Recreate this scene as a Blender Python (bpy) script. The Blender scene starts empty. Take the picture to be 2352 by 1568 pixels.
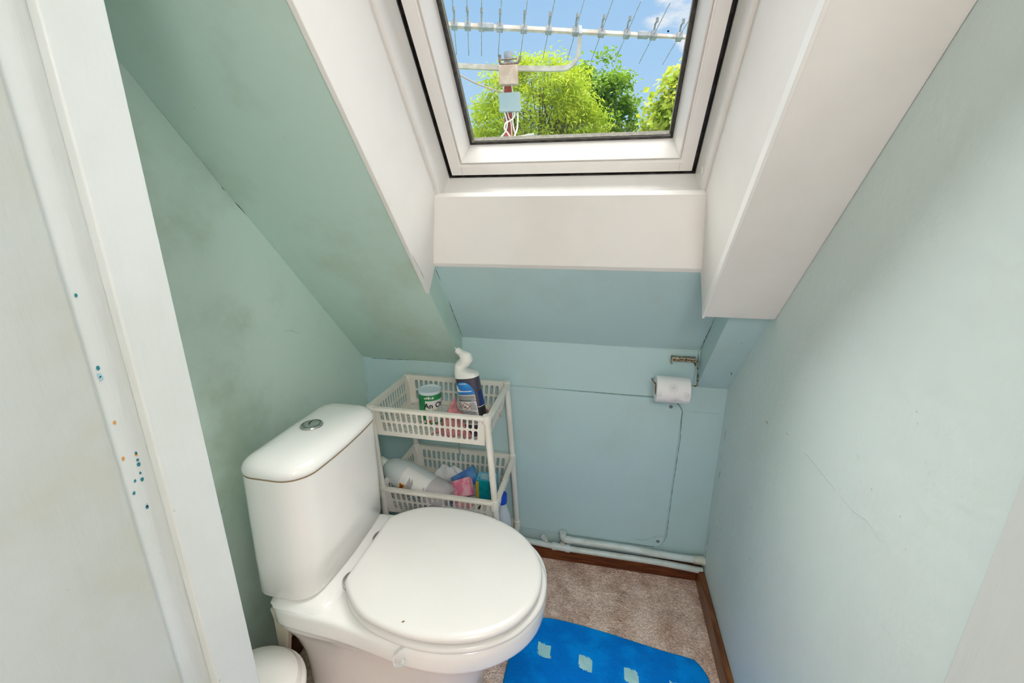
import bpy, bmesh, math, random
from mathutils import Vector, Matrix, noise as mnoise
PI = math.pi
random.seed(7)
SC = bpy.context.scene
COL = SC.collection

# ------------------------------------------------------------------ camera
CAM_H = 1.25
YAW, PITCH, ROLL, FPX = 0.20533, 0.29017, -0.00253, 1002.685
cp, sp, cy, sy = math.cos(PITCH), math.sin(PITCH), math.cos(YAW), math.sin(YAW)
Fw = Vector((-sy * cp, cy * cp, -sp)); Rt = Vector((cy, sy, 0)); Up = Rt.cross(Fw)
cr, sr = math.cos(ROLL), math.sin(ROLL)
Rr = cr * Rt + sr * Up; Ur = -sr * Rt + cr * Up
cam_d = bpy.data.cameras.new('camera'); cam = bpy.data.objects.new('camera', cam_d); COL.objects.link(cam)
cam_d.sensor_fit = 'HORIZONTAL'; cam_d.sensor_width = 36.0; cam_d.lens = FPX / 2352 * 36.0
cam_d.clip_start = 0.02; cam_d.clip_end = 500
cam.matrix_world = Matrix(((Rr.x, Ur.x, -Fw.x, 0), (Rr.y, Ur.y, -Fw.y, 0), (Rr.z, Ur.z, -Fw.z, CAM_H), (0, 0, 0, 1)))
SC.camera = cam

# ------------------------------------------------------------------ render look
SC.view_settings.view_transform = 'Standard'; SC.view_settings.look = 'None'
SC.view_settings.gamma = 1.0; SC.view_settings.use_curve_mapping = False
SC.view_settings.exposure = 0.25
SC.cycles.use_denoising = True
SC.cycles.max_bounces = 14; SC.cycles.diffuse_bounces = 8; SC.cycles.transparent_max_bounces = 16
SC.cycles.caustics_reflective = False; SC.cycles.caustics_refractive = False
SC.cycles.sample_clamp_indirect = 6.0

# ------------------------------------------------------------------ sky: blue near the horizon, added bright fill patch overhead
SKY_FILL = 10.0
def build_world():
    w = bpy.data.worlds.new('sky'); SC.world = w; w.use_nodes = True
    nt = w.node_tree; nt.nodes.clear(); N = nt.nodes.new; L = nt.links.new
    tc = N('ShaderNodeTexCoord'); sep = N('ShaderNodeSeparateXYZ'); L(tc.outputs['Generated'], sep.inputs[0])
    base = N('ShaderNodeValToRGB'); L(sep.outputs['Z'], base.inputs[0])
    e = base.color_ramp.elements
    e[0].position = 0.0; e[0].color = (0.47, 0.63, 0.79, 1); e[1].position = 0.52; e[1].color = (0.24, 0.445, 0.73, 1)
    m = e.new(0.27); m.color = (0.345, 0.545, 0.78, 1)
    mp = N('ShaderNodeMapping'); L(tc.outputs['Generated'], mp.inputs[0]); mp.inputs['Scale'].default_value = (1, 1, 2.4)
    nz = N('ShaderNodeTexNoise'); L(mp.outputs[0], nz.inputs[0]); nz.inputs['Scale'].default_value = 7.5
    nz.inputs['Detail'].default_value = 9; nz.inputs['Roughness'].default_value = 0.55
    # clouds gather towards the right-hand (east) side
    az = N('ShaderNodeMapRange'); L(sep.outputs['X'], az.inputs[0]); az.inputs[1].default_value = -0.12; az.inputs[2].default_value = 0.12
    az.inputs[3].default_value = -0.16; az.inputs[4].default_value = 0.09
    ad = N('ShaderNodeMath'); ad.operation = 'ADD'; L(nz.outputs['Fac'], ad.inputs[0]); L(az.outputs[0], ad.inputs[1])
    cr_ = N('ShaderNodeMapRange'); cr_.interpolation_type = 'SMOOTHSTEP'; L(ad.outputs[0], cr_.inputs[0]); cr_.inputs[1].default_value = 0.53; cr_.inputs[2].default_value = 0.68
    mx = N('ShaderNodeMixRGB'); L(cr_.outputs[0], mx.inputs[0]); L(base.outputs[0], mx.inputs[1]); mx.inputs[2].default_value = (0.74, 0.77, 0.82, 1)
    # added bright patch of sky above the view, fills the room through the window
    sq = N('ShaderNodeVectorMath'); sq.operation = 'MULTIPLY'; L(tc.outputs['Generated'], sq.inputs[0]); sq.inputs[1].default_value = (0.5, 1, 1)
    nm = N('ShaderNodeVectorMath'); nm.operation = 'NORMALIZE'; L(sq.outputs[0], nm.inputs[0])
    dt = N('ShaderNodeVectorMath'); dt.operation = 'DOT_PRODUCT'; L(nm.outputs[0], dt.inputs[0]); dt.inputs[1].default_value = (0.03, 0.27, 0.9624)
    hi = N('ShaderNodeMapRange'); hi.interpolation_type = 'SMOOTHSTEP'; L(dt.outputs['Value'], hi.inputs[0]); hi.inputs[1].default_value = 0.74; hi.inputs[2].default_value = 0.89
    mx2 = N('ShaderNodeMixRGB'); L(hi.outputs[0], mx2.inputs[0]); L(mx.outputs[0], mx2.inputs[1]); mx2.inputs[2].default_value = (SKY_FILL, SKY_FILL * 0.985, SKY_FILL * 0.96, 1)
    bg = N('ShaderNodeBackground'); L(mx2.outputs[0], bg.inputs[0]); bg.inputs[1].default_value = 1.0
    out = N('ShaderNodeOutputWorld'); L(bg.outputs[0], out.inputs[0])
build_world()
# sun behind the house: lights the trees, never reaches the window
sd = bpy.data.lights.new('sun', 'SUN'); sd.energy = 1.0; sd.angle = 0.01; sd.color = (1.0, 0.95, 0.84)
so = bpy.data.objects.new('sun', sd); COL.objects.link(so)
so.rotation_euler = Vector((0.35, -0.72, 0.60)).to_track_quat('Z', 'Y').to_euler()
# added fill light in the hall, unseen behind the camera
hd = bpy.data.lights.new('hall_fill_light', 'POINT'); hd.shadow_soft_size = 0.16; hd.energy = 27.0; hd.color = (1.0, 0.985, 0.965)
ho = bpy.data.objects.new('hall_fill_light', hd); COL.objects.link(ho); ho.location = (0.36, -0.72, 1.78)

# ------------------------------------------------------------------ dimensions of the room (metres)
YB, XL, XR = 1.354, -0.831, 0.396
ANG = 0.8529; CA, SA = math.cos(ANG), math.sin(ANG)
ZC = 0.8425
NL, NR, NW = -0.0625, -0.0787, -0.083      # how far the lower slopes hang below the middle one
X1, X2, X3 = -0.456, 0.304, 0.239
OZ = Vector((0, YB, ZC)); UU = Vector((0, -CA, SA)); NN = Vector((0, SA, CA))
def sl(x, s, n): return Vector((x, 0, 0)) + OZ + UU * s + NN * n
W2, H2 = 1176.0, 784.0
def ray(px, py): return Rr * ((px - W2) / FPX) + Ur * (-(py - H2) / FPX) + Fw
EYE = Vector((0, 0, CAM_H))
def at_y(px, py, y): d = ray(px, py); return EYE + d * (y / d.y)
def at_z(px, py, z): d = ray(px, py); return EYE + d * ((z - CAM_H) / d.z)
def at_x(px, py, x): d = ray(px, py); return EYE + d * (x / d.x)

# ------------------------------------------------------------------ materials
def nodes_of(name):
    m = bpy.data.materials.new(name); m.use_nodes = True
    nt = m.node_tree; b = nt.nodes['Principled BSDF']
    return m, nt, b
def lin(r, g, b):
    f = lambda c: (c / 255 / 12.92) if c / 255 <= 0.04045 else ((c / 255 + 0.055) / 1.055) ** 2.4
    return (f(r), f(g), f(b), 1)
def mat(name, c, rough=0.5, metal=0.0, c2=None, nscale=4.0, lo=0.4, hi=0.65, bump=0.0, bscale=60.0, bdist=0.002, stretch=None, spec=None, coat=0.0, detail=5, trans=0.0, ior=1.45, sss=0.0):
    m, nt, b = nodes_of(name); N = nt.nodes.new; L = nt.links.new
    b.inputs['Roughness'].default_value = rough; b.inputs['Metallic'].default_value = metal
    b.inputs['Base Color'].default_value = c; b.inputs['IOR'].default_value = ior
    if spec is not None: b.inputs['Specular IOR Level'].default_value = spec
    if coat: b.inputs['Coat Weight'].default_value = coat; b.inputs['Coat Roughness'].default_value = 0.05
    if trans: b.inputs['Transmission Weight'].default_value = trans
    if sss: b.inputs['Subsurface Weight'].default_value = sss; b.inputs['Subsurface Radius'].default_value = (0.01, 0.01, 0.01)
    tc = N('ShaderNodeTexCoord'); mp = N('ShaderNodeMapping'); L(tc.outputs['Object'], mp.inputs[0])
    if stretch: mp.inputs['Scale'].default_value = stretch
    if c2 is not None:
        nz = N('ShaderNodeTexNoise'); L(mp.outputs[0], nz.inputs[0]); nz.inputs['Scale'].default_value = nscale; nz.inputs['Detail'].default_value = detail
        r = N('ShaderNodeMapRange'); r.interpolation_type = 'SMOOTHSTEP'; L(nz.outputs['Fac'], r.inputs[0]); r.inputs[1].default_value = lo; r.inputs[2].default_value = hi
        mx = N('ShaderNodeMixRGB'); L(r.outputs[0], mx.inputs[0]); mx.inputs[1].default_value = c; mx.inputs[2].default_value = c2
        L(mx.outputs[0], b.inputs['Base Color'])
    if bump:
        n2 = N('ShaderNodeTexNoise'); L(mp.outputs[0], n2.inputs[0]); n2.inputs['Scale'].default_value = bscale; n2.inputs['Detail'].default_value = 4
        bp = N('ShaderNodeBump'); bp.inputs['Strength'].default_value = bump; bp.inputs['Distance'].default_value = bdist
        L(n2.outputs['Fac'], bp.inputs['Height']); L(bp.outputs[0], b.inputs['Normal'])
    return m

def paint_mat(name, c, stain, speck, bump, bscale, stain_amt=0.6, rough=0.42, streak=None):
    """emulsion paint: soft grubby patches, a few small dark nicks, brushed or rolled relief"""
    m, nt, b = nodes_of(name); N = nt.nodes.new; L = nt.links.new
    tc = N('ShaderNodeTexCoord')
    mp = N('ShaderNodeMapping'); L(tc.outputs['Object'], mp.inputs[0])
    n1 = N('ShaderNodeTexNoise'); L(mp.outputs[0], n1.inputs[0]); n1.inputs['Scale'].default_value = 4.2; n1.inputs['Detail'].default_value = 7; n1.inputs['Roughness'].default_value = 0.62
    r1 = N('ShaderNodeMapRange'); r1.interpolation_type = 'SMOOTHSTEP'; L(n1.outputs['Fac'], r1.inputs[0]); r1.inputs[1].default_value = 0.44; r1.inputs[2].default_value = 0.72; r1.inputs[4].default_value = stain_amt
    mx = N('ShaderNodeMixRGB'); L(r1.outputs[0], mx.inputs[0]); mx.inputs[1].default_value = c; mx.inputs[2].default_value = stain
    n3 = N('ShaderNodeTexNoise'); L(mp.outputs[0], n3.inputs[0]); n3.inputs['Scale'].default_value = 95; n3.inputs['Detail'].default_value = 3
    r3 = N('ShaderNodeMapRange'); L(n3.outputs['Fac'], r3.inputs[0]); r3.inputs[1].default_value = 0.765; r3.inputs[2].default_value = 0.79; r3.inputs[4].default_value = 0.8
    mx3 = N('ShaderNodeMixRGB'); L(r3.outputs[0], mx3.inputs[0]); L(mx.outputs[0], mx3.inputs[1]); mx3.inputs[2].default_value = speck
    L(mx3.outputs[0], b.inputs['Base Color'])
    b.inputs['Roughness'].default_value = rough; b.inputs['Specular IOR Level'].default_value = 0.35
    mp2 = N('ShaderNodeMapping'); L(tc.outputs['Object'], mp2.inputs[0])
    if streak: mp2.inputs['Scale'].default_value = streak
    n2 = N('ShaderNodeTexNoise'); L(mp2.outputs[0], n2.inputs[0]); n2.inputs['Scale'].default_value = bscale; n2.inputs['Detail'].default_value = 5
    bp = N('ShaderNodeBump'); bp.inputs['Strength'].default_value = bump; bp.inputs['Distance'].default_value = 0.0022
    L(n2.outputs['Fac'], bp.inputs['Height']); L(bp.outputs[0], b.inputs['Normal'])
    return m

TEAL = (0.62, 0.765, 0.695, 1)
M = {}
M['teal'] = paint_mat('teal_emulsion', TEAL, (0.40, 0.50, 0.38, 1), (0.25, 0.3, 0.24, 1), 0.25, 55)
M['teal_back'] = paint_mat('teal_board', (0.47, 0.64, 0.655, 1), (0.445, 0.55, 0.52, 1), (0.25, 0.3, 0.26, 1), 0.15, 70, 0.45)
M['teal_slope'] = paint_mat('teal_slope_paint', (0.50, 0.665, 0.60, 1), (0.42, 0.50, 0.39, 1), (0.25, 0.27, 0.2, 1), 0.2, 40, 0.6)
M['teal_plaster'] = paint_mat('teal_plaster', (0.66, 0.765, 0.75, 1), (0.635, 0.72, 0.70, 1), (0.45, 0.5, 0.46, 1), 0.75, 42, 0.5, 0.5)
M['gloss'] = paint_mat('worn_white_gloss', (0.63, 0.67, 0.665, 1), (0.56, 0.595, 0.57, 1), (0.45, 0.45, 0.40, 1), 0.9, 60, 0.6, 0.35, (1.0, 1.0, 0.10))
M['gloss_dirty'] = paint_mat('grubby_white_gloss', (0.48, 0.525, 0.515, 1), (0.44, 0.455, 0.39, 1), (0.40, 0.40, 0.33, 1), 0.9, 60, 0.8, 0.4, (1.0, 1.0, 0.12))
M['lining'] = mat('white_lining_board', (0.79, 0.775, 0.75, 1), 0.55, c2=(0.75, 0.73, 0.70, 1), nscale=5, bump=0.05, bscale=120)
M['upvc'] = mat('white_window_finish', (0.83, 0.82, 0.80, 1), 0.32, c2=(0.80, 0.79, 0.765, 1), nscale=9)
M['gasket'] = mat('black_rubber', (0.018, 0.017, 0.016, 1), 0.45, c2=(0.05, 0.045, 0.04, 1), nscale=60)
M['spacer'] = mat('mossy_spacer', (0.05, 0.045, 0.03, 1), 0.7, c2=(0.09, 0.08, 0.05, 1), nscale=90)
M['hall'] = mat('hall_white', (0.82, 0.82, 0.80, 1), 0.7, c2=(0.78, 0.78, 0.75, 1))
M['ceramic'] = mat('white_ceramic', (0.84, 0.83, 0.81, 1), 0.07, c2=(0.80, 0.79, 0.765, 1), nscale=3, spec=0.5, coat=0.15)
M['seat'] = mat('white_seat_paint', (0.75, 0.735, 0.71, 1), 0.24, c2=(0.73, 0.715, 0.69, 1), nscale=5)
M['chrome'] = mat('chrome', (0.62, 0.62, 0.61, 1), 0.16, 1.0, c2=(0.45, 0.44, 0.42, 1), nscale=40)
M['rust'] = mat('rusted_chrome', (0.50, 0.44, 0.33, 1), 0.35, 0.85, c2=(0.10, 0.055, 0.02, 1), nscale=130, lo=0.42, hi=0.58)
M['rackp'] = mat('white_rack_plastic', (0.77, 0.745, 0.69, 1), 0.34, c2=(0.72, 0.68, 0.60, 1), nscale=14)
M['cream'] = mat('cream_plastic', (0.74, 0.66, 0.53, 1), 0.4, c2=(0.70, 0.62, 0.48, 1), nscale=10)
M['binp'] = mat('white_bin_plastic', (0.80, 0.77, 0.74, 1), 0.35, c2=(0.76, 0.72, 0.68, 1), nscale=10)
M['pipe'] = mat('painted_pipe', (0.63, 0.72, 0.72, 1), 0.3, c2=(0.55, 0.62, 0.58, 1), nscale=22, bump=0.15, bscale=60)
M['pipe_fit'] = mat('grubby_pipe_fitting', (0.64, 0.66, 0.57, 1), 0.4, c2=(0.42, 0.43, 0.35, 1), nscale=40)
M['clear'] = mat('cloudy_plastic', (0.82, 0.84, 0.83, 1), 0.2)
M['clear'].node_tree.nodes['Principled BSDF'].inputs['Alpha'].default_value = 0.5
M['paper'] = mat('tissue_paper', (0.83, 0.82, 0.82, 1), 0.95, bump=0.3, bscale=320, bdist=0.001)
M['print'] = mat('grey_print', (0.52, 0.52, 0.55, 1), 0.9)
M['cardcore'] = mat('brown_card', (0.34, 0.22, 0.12, 1), 0.9)
M['black'] = mat('black_ink', (0.02, 0.02, 0.022, 1), 0.5)
M['white_lbl'] = mat('white_label', (0.78, 0.77, 0.755, 1), 0.4)
M['grey_lbl'] = mat('grey_label', (0.62, 0.62, 0.63, 1), 0.4)
M['red_ink'] = mat('red_ink', (0.40, 0.07, 0.05, 1), 0.5)
M['orange'] = mat('hazard_orange', (0.80, 0.27, 0.02, 1), 0.4)
M['blue_lbl'] = mat('blue_label', (0.02, 0.18, 0.55, 1), 0.3, c2=(0.03, 0.33, 0.72, 1), nscale=30)
M['navy'] = mat('dark_violet_liquid', (0.035, 0.03, 0.055, 1), 0.15, c2=(0.05, 0.045, 0.085, 1), nscale=8, coat=0.5)
M['bottlew'] = mat('white_bottle_plastic', (0.80, 0.80, 0.77, 1), 0.3)
M['bottlec'] = mat('clear_teal_plastic', (0.45, 0.62, 0.60, 1), 0.2)
M['jug'] = mat('milky_jug_plastic', (0.62, 0.66, 0.67, 1), 0.3)
M['jugl'] = mat('milky_jug_liquid', (0.50, 0.465, 0.48, 1), 0.3)
M['bluecap'] = mat('blue_cap', (0.01, 0.075, 0.55, 1), 0.35)
M['smallb'] = mat('milky_bottle', (0.58, 0.64, 0.68, 1), 0.3)
M['pinkcloth'] = mat('pink_cloth', (0.66, 0.28, 0.29, 1), 0.95, c2=(0.50, 0.20, 0.22, 1), nscale=60, bump=0.7, bscale=260, bdist=0.002)
M['pinksoap'] = mat('pink_wrapper', (0.66, 0.17, 0.27, 1), 0.25, c2=(0.74, 0.38, 0.44, 1), nscale=38, lo=0.45, hi=0.6)
M['pinksoap2'] = mat('pale_pink_wrapper', (0.72, 0.34, 0.38, 1), 0.3, c2=(0.68, 0.27, 0.33, 1), nscale=30)
M['tealbox'] = mat('turquoise_carton', (0.05, 0.42, 0.47, 1), 0.35, c2=(0.02, 0.16, 0.48, 1), nscale=22, lo=0.46, hi=0.56)
M['ltblue'] = mat('light_blue_carton', (0.22, 0.55, 0.70, 1), 0.35, c2=(0.04, 0.36, 0.50, 1), nscale=30)
M['teal_face'] = mat('deep_teal_carton', (0.0, 0.22, 0.30, 1), 0.35, c2=(0.0, 0.32, 0.36, 1), nscale=60)
M['yellow'] = mat('yellow_carton', (0.60, 0.38, 0.03, 1), 0.5)
M['bluepack'] = mat('blue_packet', (0.03, 0.13, 0.42, 1), 0.3, c2=(0.10, 0.30, 0.55, 1), nscale=30)
M['creamcard'] = mat('cream_card', (0.66, 0.62, 0.53, 1), 0.6)
M['green'] = mat('green_label', (0.02, 0.22, 0.07, 1), 0.35, c2=(0.03, 0.30, 0.10, 1), nscale=30)
M['lime'] = mat('lime_print', (0.26, 0.36, 0.02, 1), 0.5)
M['brownp'] = mat('brown_print', (0.42, 0.16, 0.03, 1), 0.5)
M['canlid'] = mat('pale_blue_lid', (0.62, 0.71, 0.78, 1), 0.25)
M['steel'] = mat('dull_steel', (0.30, 0.29, 0.27, 1), 0.4, 0.9)
M['redbit'] = mat('red_plastic', (0.55, 0.06, 0.04, 1), 0.4)
M['wood'] = mat('dark_varnished_wood', (0.085, 0.022, 0.008, 1), 0.3, c2=(0.18, 0.055, 0.018, 1), nscale=16, stretch=(1, 1, 9), lo=0.35, hi=0.7, bump=0.1, bscale=50, spec=0.4)
M['woodr'] = mat('brown_varnished_wood', (0.125, 0.040, 0.013, 1), 0.3, c2=(0.25, 0.095, 0.032, 1), nscale=16, stretch=(6, 0.8, 6), lo=0.35, hi=0.7, bump=0.1, bscale=50, spec=0.4)
M['chipc'] = mat('chipped_core', (0.22, 0.13, 0.06, 1), 0.8)
M['alu'] = mat('weathered_aluminium', (0.36, 0.30, 0.26, 1), 0.6, 0.1, c2=(0.46, 0.41, 0.37, 1), nscale=25)
M['galv'] = mat('galvanised_steel', (0.20, 0.22, 0.24, 1), 0.5, 0.2, c2=(0.30, 0.31, 0.33, 1), nscale=60)
M['aclip'] = mat('grey_clip', (0.17, 0.18, 0.19, 1), 0.6, c2=(0.24, 0.25, 0.26, 1), nscale=50)
M['mastred'] = mat('red_mast', (0.17, 0.02, 0.015, 1), 0.5, c2=(0.50, 0.06, 0.03, 1), nscale=9, lo=0.4, hi=0.6)
M['abox'] = mat('weathered_pink_box', (0.38, 0.26, 0.20, 1), 0.7, c2=(0.46, 0.34, 0.28, 1), nscale=24)
M['bbox'] = mat('pale_blue_box', (0.22, 0.27, 0.29, 1), 0.5, c2=(0.26, 0.29, 0.29, 1), nscale=9)
M['cable'] = mat('white_cable', (0.70, 0.66, 0.62, 1), 0.5, c2=(0.50, 0.42, 0.36, 1), nscale=30)
M['cableb'] = mat('brown_cable', (0.30, 0.22, 0.17, 1), 0.6)
M['clampb'] = mat('rusty_clamp', (0.12, 0.10, 0.10, 1), 0.5, 0.4, c2=(0.25, 0.16, 0.12, 1), nscale=60)
M['bark'] = mat('bark', (0.10, 0.075, 0.05, 1), 0.9, c2=(0.16, 0.12, 0.09, 1), nscale=5)
M['slate'] = mat('roof_slate', (0.12, 0.12, 0.13, 1), 0.8, c2=(0.18, 0.17, 0.17, 1), nscale=8)
M['grass'] = mat('grass', (0.05, 0.10, 0.02, 1), 0.9, c2=(0.09, 0.15, 0.03, 1), nscale=1)

def leaf_mat(name, c, c2):
    m, nt, b = nodes_of(name); N = nt.nodes.new; L = nt.links.new
    tc = N('ShaderNodeTexCoord'); nz = N('ShaderNodeTexNoise'); L(tc.outputs['Object'], nz.inputs[0]); nz.inputs['Scale'].default_value = 1.7; nz.inputs['Detail'].default_value = 6
    r = N('ShaderNodeMapRange'); L(nz.outputs['Fac'], r.inputs[0]); r.inputs[1].default_value = 0.35; r.inputs[2].default_value = 0.65
    mx = N('ShaderNodeMixRGB'); L(r.outputs[0], mx.inputs[0]); mx.inputs[1].default_value = c; mx.inputs[2].default_value = c2
    L(mx.outputs[0], b.inputs['Base Color']); b.inputs['Roughness'].default_value = 0.6; b.inputs['Specular IOR Level'].default_value = 0.25
    tr = N('ShaderNodeBsdfTranslucent'); L(mx.outputs[0], tr.inputs[0])
    ms = N('ShaderNodeMixShader'); ms.inputs[0].default_value = 0.35; L(b.outputs[0], ms.inputs[1]); L(tr.outputs[0], ms.inputs[2])
    L(ms.outputs[0], nt.nodes['Material Output'].inputs[0])
    return m
M['leaf'] = leaf_mat('yellow_green_leaf', (0.30, 0.42, 0.02, 1), (0.44, 0.50, 0.035, 1))
M['leaf_dark'] = leaf_mat('mid_green_leaf', (0.13, 0.24, 0.015, 1), (0.20, 0.33, 0.02, 1))
M['leaf_maple'] = leaf_mat('maple_leaf', (0.32, 0.42, 0.03, 1), (0.50, 0.52, 0.06, 1))

def glass_mat():
    m, nt, b = nodes_of('window_glass'); nt.nodes.remove(b); N = nt.nodes.new; L = nt.links.new
    t = N('ShaderNodeBsdfTransparent'); t.inputs[0].default_value = (0.985, 0.99, 0.985, 1)
    g = N('ShaderNodeBsdfGlossy'); g.inputs['Roughness'].default_value = 0.02
    fr = N('ShaderNodeFresnel'); fr.inputs[0].default_value = 1.25
    mx = N('ShaderNodeMixShader'); L(fr.outputs[0], mx.inputs[0]); L(t.outputs[0], mx.inputs[1]); L(g.outputs[0], mx.inputs[2])
    d = N('ShaderNodeBsdfDiffuse'); d.inputs[0].default_value = (0.03, 0.03, 0.03, 1)
    tc = N('ShaderNodeTexCoord'); v = N('ShaderNodeTexVoronoi'); L(tc.outputs['Object'], v.inputs[0]); v.inputs['Scale'].default_value = 26
    wn = N('ShaderNodeTexWhiteNoise'); L(v.outputs['Position'], wn.inputs[0])
    th = N('ShaderNodeMapRange'); L(wn.outputs['Value'], th.inputs[0]); th.inputs[1].default_value = 0.80; th.inputs[2].default_value = 1.0; th.inputs[3].default_value = -0.02; th.inputs[4].default_value = 0.055
    lt = N('ShaderNodeMath'); lt.operation = 'LESS_THAN'; L(v.outputs['Distance'], lt.inputs[0]); L(th.outputs[0], lt.inputs[1])
    mx2 = N('ShaderNodeMixShader'); L(lt.outputs[0], mx2.inputs[0]); L(mx.outputs[0], mx2.inputs[1]); L(d.outputs[0], mx2.inputs[2])
    L(mx2.outputs[0], nt.nodes['Material Output'].inputs[0])
    return m
M['glass'] = glass_mat()

def carpet_mat():
    m, nt, b = nodes_of('loop_carpet'); N = nt.nodes.new; L = nt.links.new
    tc = N('ShaderNodeTexCoord')
    v = N('ShaderNodeTexVoronoi'); L(tc.outputs['Object'], v.inputs[0]); v.inputs['Scale'].default_value = 230
    nz = N('ShaderNodeTexNoise'); L(tc.outputs['Object'], nz.inputs[0]); nz.inputs['Scale'].default_value = 13; nz.inputs['Detail'].default_value = 6; nz.inputs['Roughness'].default_value = 0.65
    r = N('ShaderNodeMapRange'); L(nz.outputs['Fac'], r.inputs[0]); r.inputs[1].default_value = 0.31; r.inputs[2].default_value = 0.60
    mx = N('ShaderNodeMixRGB'); L(r.outputs[0], mx.inputs[0]); mx.inputs[1].default_value = (0.58, 0.37, 0.285, 1); mx.inputs[2].default_value = (1.0, 0.775, 0.67, 1)
    hs = N('ShaderNodeMixRGB'); hs.blend_type = 'MULTIPLY'; hs.inputs[0].default_value = 0.7; L(mx.outputs[0], hs.inputs[1])
    vr = N('ShaderNodeValToRGB'); L(v.outputs['Color'], vr.inputs[0]); vr.color_ramp.elements[0].color = (0.50, 0.48, 0.46, 1); vr.color_ramp.elements[1].color = (1.3, 1.28, 1.26, 1)
    L(vr.outputs[0], hs.inputs[2]); L(hs.outputs[0], b.inputs['Base Color'])
    b.inputs['Roughness'].default_value = 1.0; b.inputs['Specular IOR Level'].default_value = 0.05
    iv = N('ShaderNodeMath'); iv.operation = 'SUBTRACT'; iv.inputs[0].default_value = 1.0; L(v.outputs['Distance'], iv.inputs[1])
    bp = N('ShaderNodeBump'); bp.inputs['Strength'].default_value = 0.8; bp.inputs['Distance'].default_value = 0.004; L(iv.outputs[0], bp.inputs['Height']); L(bp.outputs[0], b.inputs['Normal'])
    return m
M['carpet'] = carpet_mat()
M['mat_blue'] = mat('bright_blue_pile', (0.0, 0.19, 0.68, 1), 0.95, c2=(0.0, 0.26, 0.80, 1), nscale=16, bump=0.8, bscale=170, bdist=0.004, spec=0.1)
M['mat_bind'] = mat('blue_binding', (0.0, 0.24, 0.64, 1), 0.8, bump=0.6, bscale=240, bdist=0.002, spec=0.1)
M['mat_pale'] = mat('pale_aqua_pile', (0.36, 0.66, 0.70, 1), 0.95, c2=(0.45, 0.72, 0.72, 1), nscale=30, bump=0.8, bscale=200, bdist=0.004, spec=0.1)

# ------------------------------------------------------------------ mesh helpers
class MB:
    def __init__(self): self.v = []; self.f = []; self.mi = []
    def add(self, verts, faces, mi=0):
        o = len(self.v); self.v += [tuple(p) for p in verts]
        for f in faces: self.f.append(tuple(i + o for i in f)); self.mi.append(mi)
        return self
    def box(self, a, b, mi=0, M4=None):
        x0, y0, z0 = a; x1, y1, z1 = b
        vs = [Vector(p) for p in ((x0,y0,z0),(x1,y0,z0),(x1,y1,z0),(x0,y1,z0),(x0,y0,z1),(x1,y0,z1),(x1,y1,z1),(x0,y1,z1))]
        if M4 is not None: vs = [M4 @ p for p in vs]
        return self.add(vs, [(0,3,2,1),(4,5,6,7),(0,1,5,4),(1,2,6,5),(2,3,7,6),(3,0,4,7)], mi)
    def loft(self, rings, cap0=True, cap1=True, mi=0, closed=False):
        n = len(rings[0]); vs = [p for r in rings for p in r]; fs = []
        R = len(rings)
        for i in range(R if closed else R - 1):
            a = i * n; b = ((i + 1) % R) * n
            for j in range(n): k = (j + 1) % n; fs.append((a + j, a + k, b + k, b + j))
        if not closed:
            if cap0: fs.append(tuple(reversed(range(n))))
            if cap1: fs.append(tuple(range((R - 1) * n, R * n)))
        return self.add(vs, fs, mi)
    def tube(self, pts, r, n=10, mi=0, smooth_path=0, closed=False):
        pts = [Vector(p) for p in pts]
        if smooth_path: pts = catmull(pts, smooth_path, closed)
        rr = r if isinstance(r, (list, tuple)) else None
        up = None; rings = []; N_ = len(pts)
        for i, p in enumerate(pts):
            a = pts[(i - 1) % N_] if (closed or i > 0) else p; b = pts[(i + 1) % N_] if (closed or i < N_ - 1) else p
            t = (b - a).normalized()
            if up is None:
                up = t.orthogonal().normalized()
            else:
                up = (up - t * up.dot(t));
                up = up.normalized() if up.length > 1e-6 else t.orthogonal().normalized()
            w = t.cross(up); q = rr[min(i * len(rr) // N_, len(rr) - 1)] if rr else r
            if rr and len(rr) != N_:
                f = i / max(1, N_ - 1) * (len(rr) - 1); i0 = int(f); i1 = min(i0 + 1, len(rr) - 1); q = rr[i0] + (rr[i1] - rr[i0]) * (f - i0)
            rings.append([p + (up * math.cos(2 * PI * j / n) + w * math.sin(2 * PI * j / n)) * q for j in range(n)])
        return self.loft(rings, mi=mi, closed=closed)
    def lathe(self, prof, n=32, M4=None, mi=0, cap=True):
        rings = []
        for r, z in prof:
            ring = [Vector((r * math.cos(2 * PI * j / n), r * math.sin(2 * PI * j / n), z)) for j in range(n)]
            rings.append([M4 @ p for p in ring] if M4 is not None else ring)
        return self.loft(rings, cap, cap, mi)
    def build(self, name, mats, parent=None, smooth=35, bevel=0, seg=2):
        me = bpy.data.meshes.new(name); me.from_pydata(self.v, [], self.f)
        if not isinstance(mats, (list, tuple)): mats = [mats]
        for m in mats: me.materials.append(m)
        if len(mats) > 1: me.polygons.foreach_set('material_index', self.mi)
        bm = bmesh.new(); bm.from_mesh(me); bmesh.ops.recalc_face_normals(bm, faces=bm.faces); bm.to_mesh(me); bm.free()
        if smooth:
            for p in me.polygons: p.use_smooth = True
            me.set_sharp_from_angle(angle=math.radians(smooth))
        o = bpy.data.objects.new(name, me); COL.objects.link(o)
        if bevel:
            bv = o.modifiers.new('bevel', 'BEVEL'); bv.width = bevel; bv.segments = seg; bv.limit_method = 'ANGLE'; bv.angle_limit = math.radians(30); bv.harden_normals = False
        if parent is not None:
            o.parent = parent; o.matrix_parent_inverse = parent.matrix_world.inverted()
        return o
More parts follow.
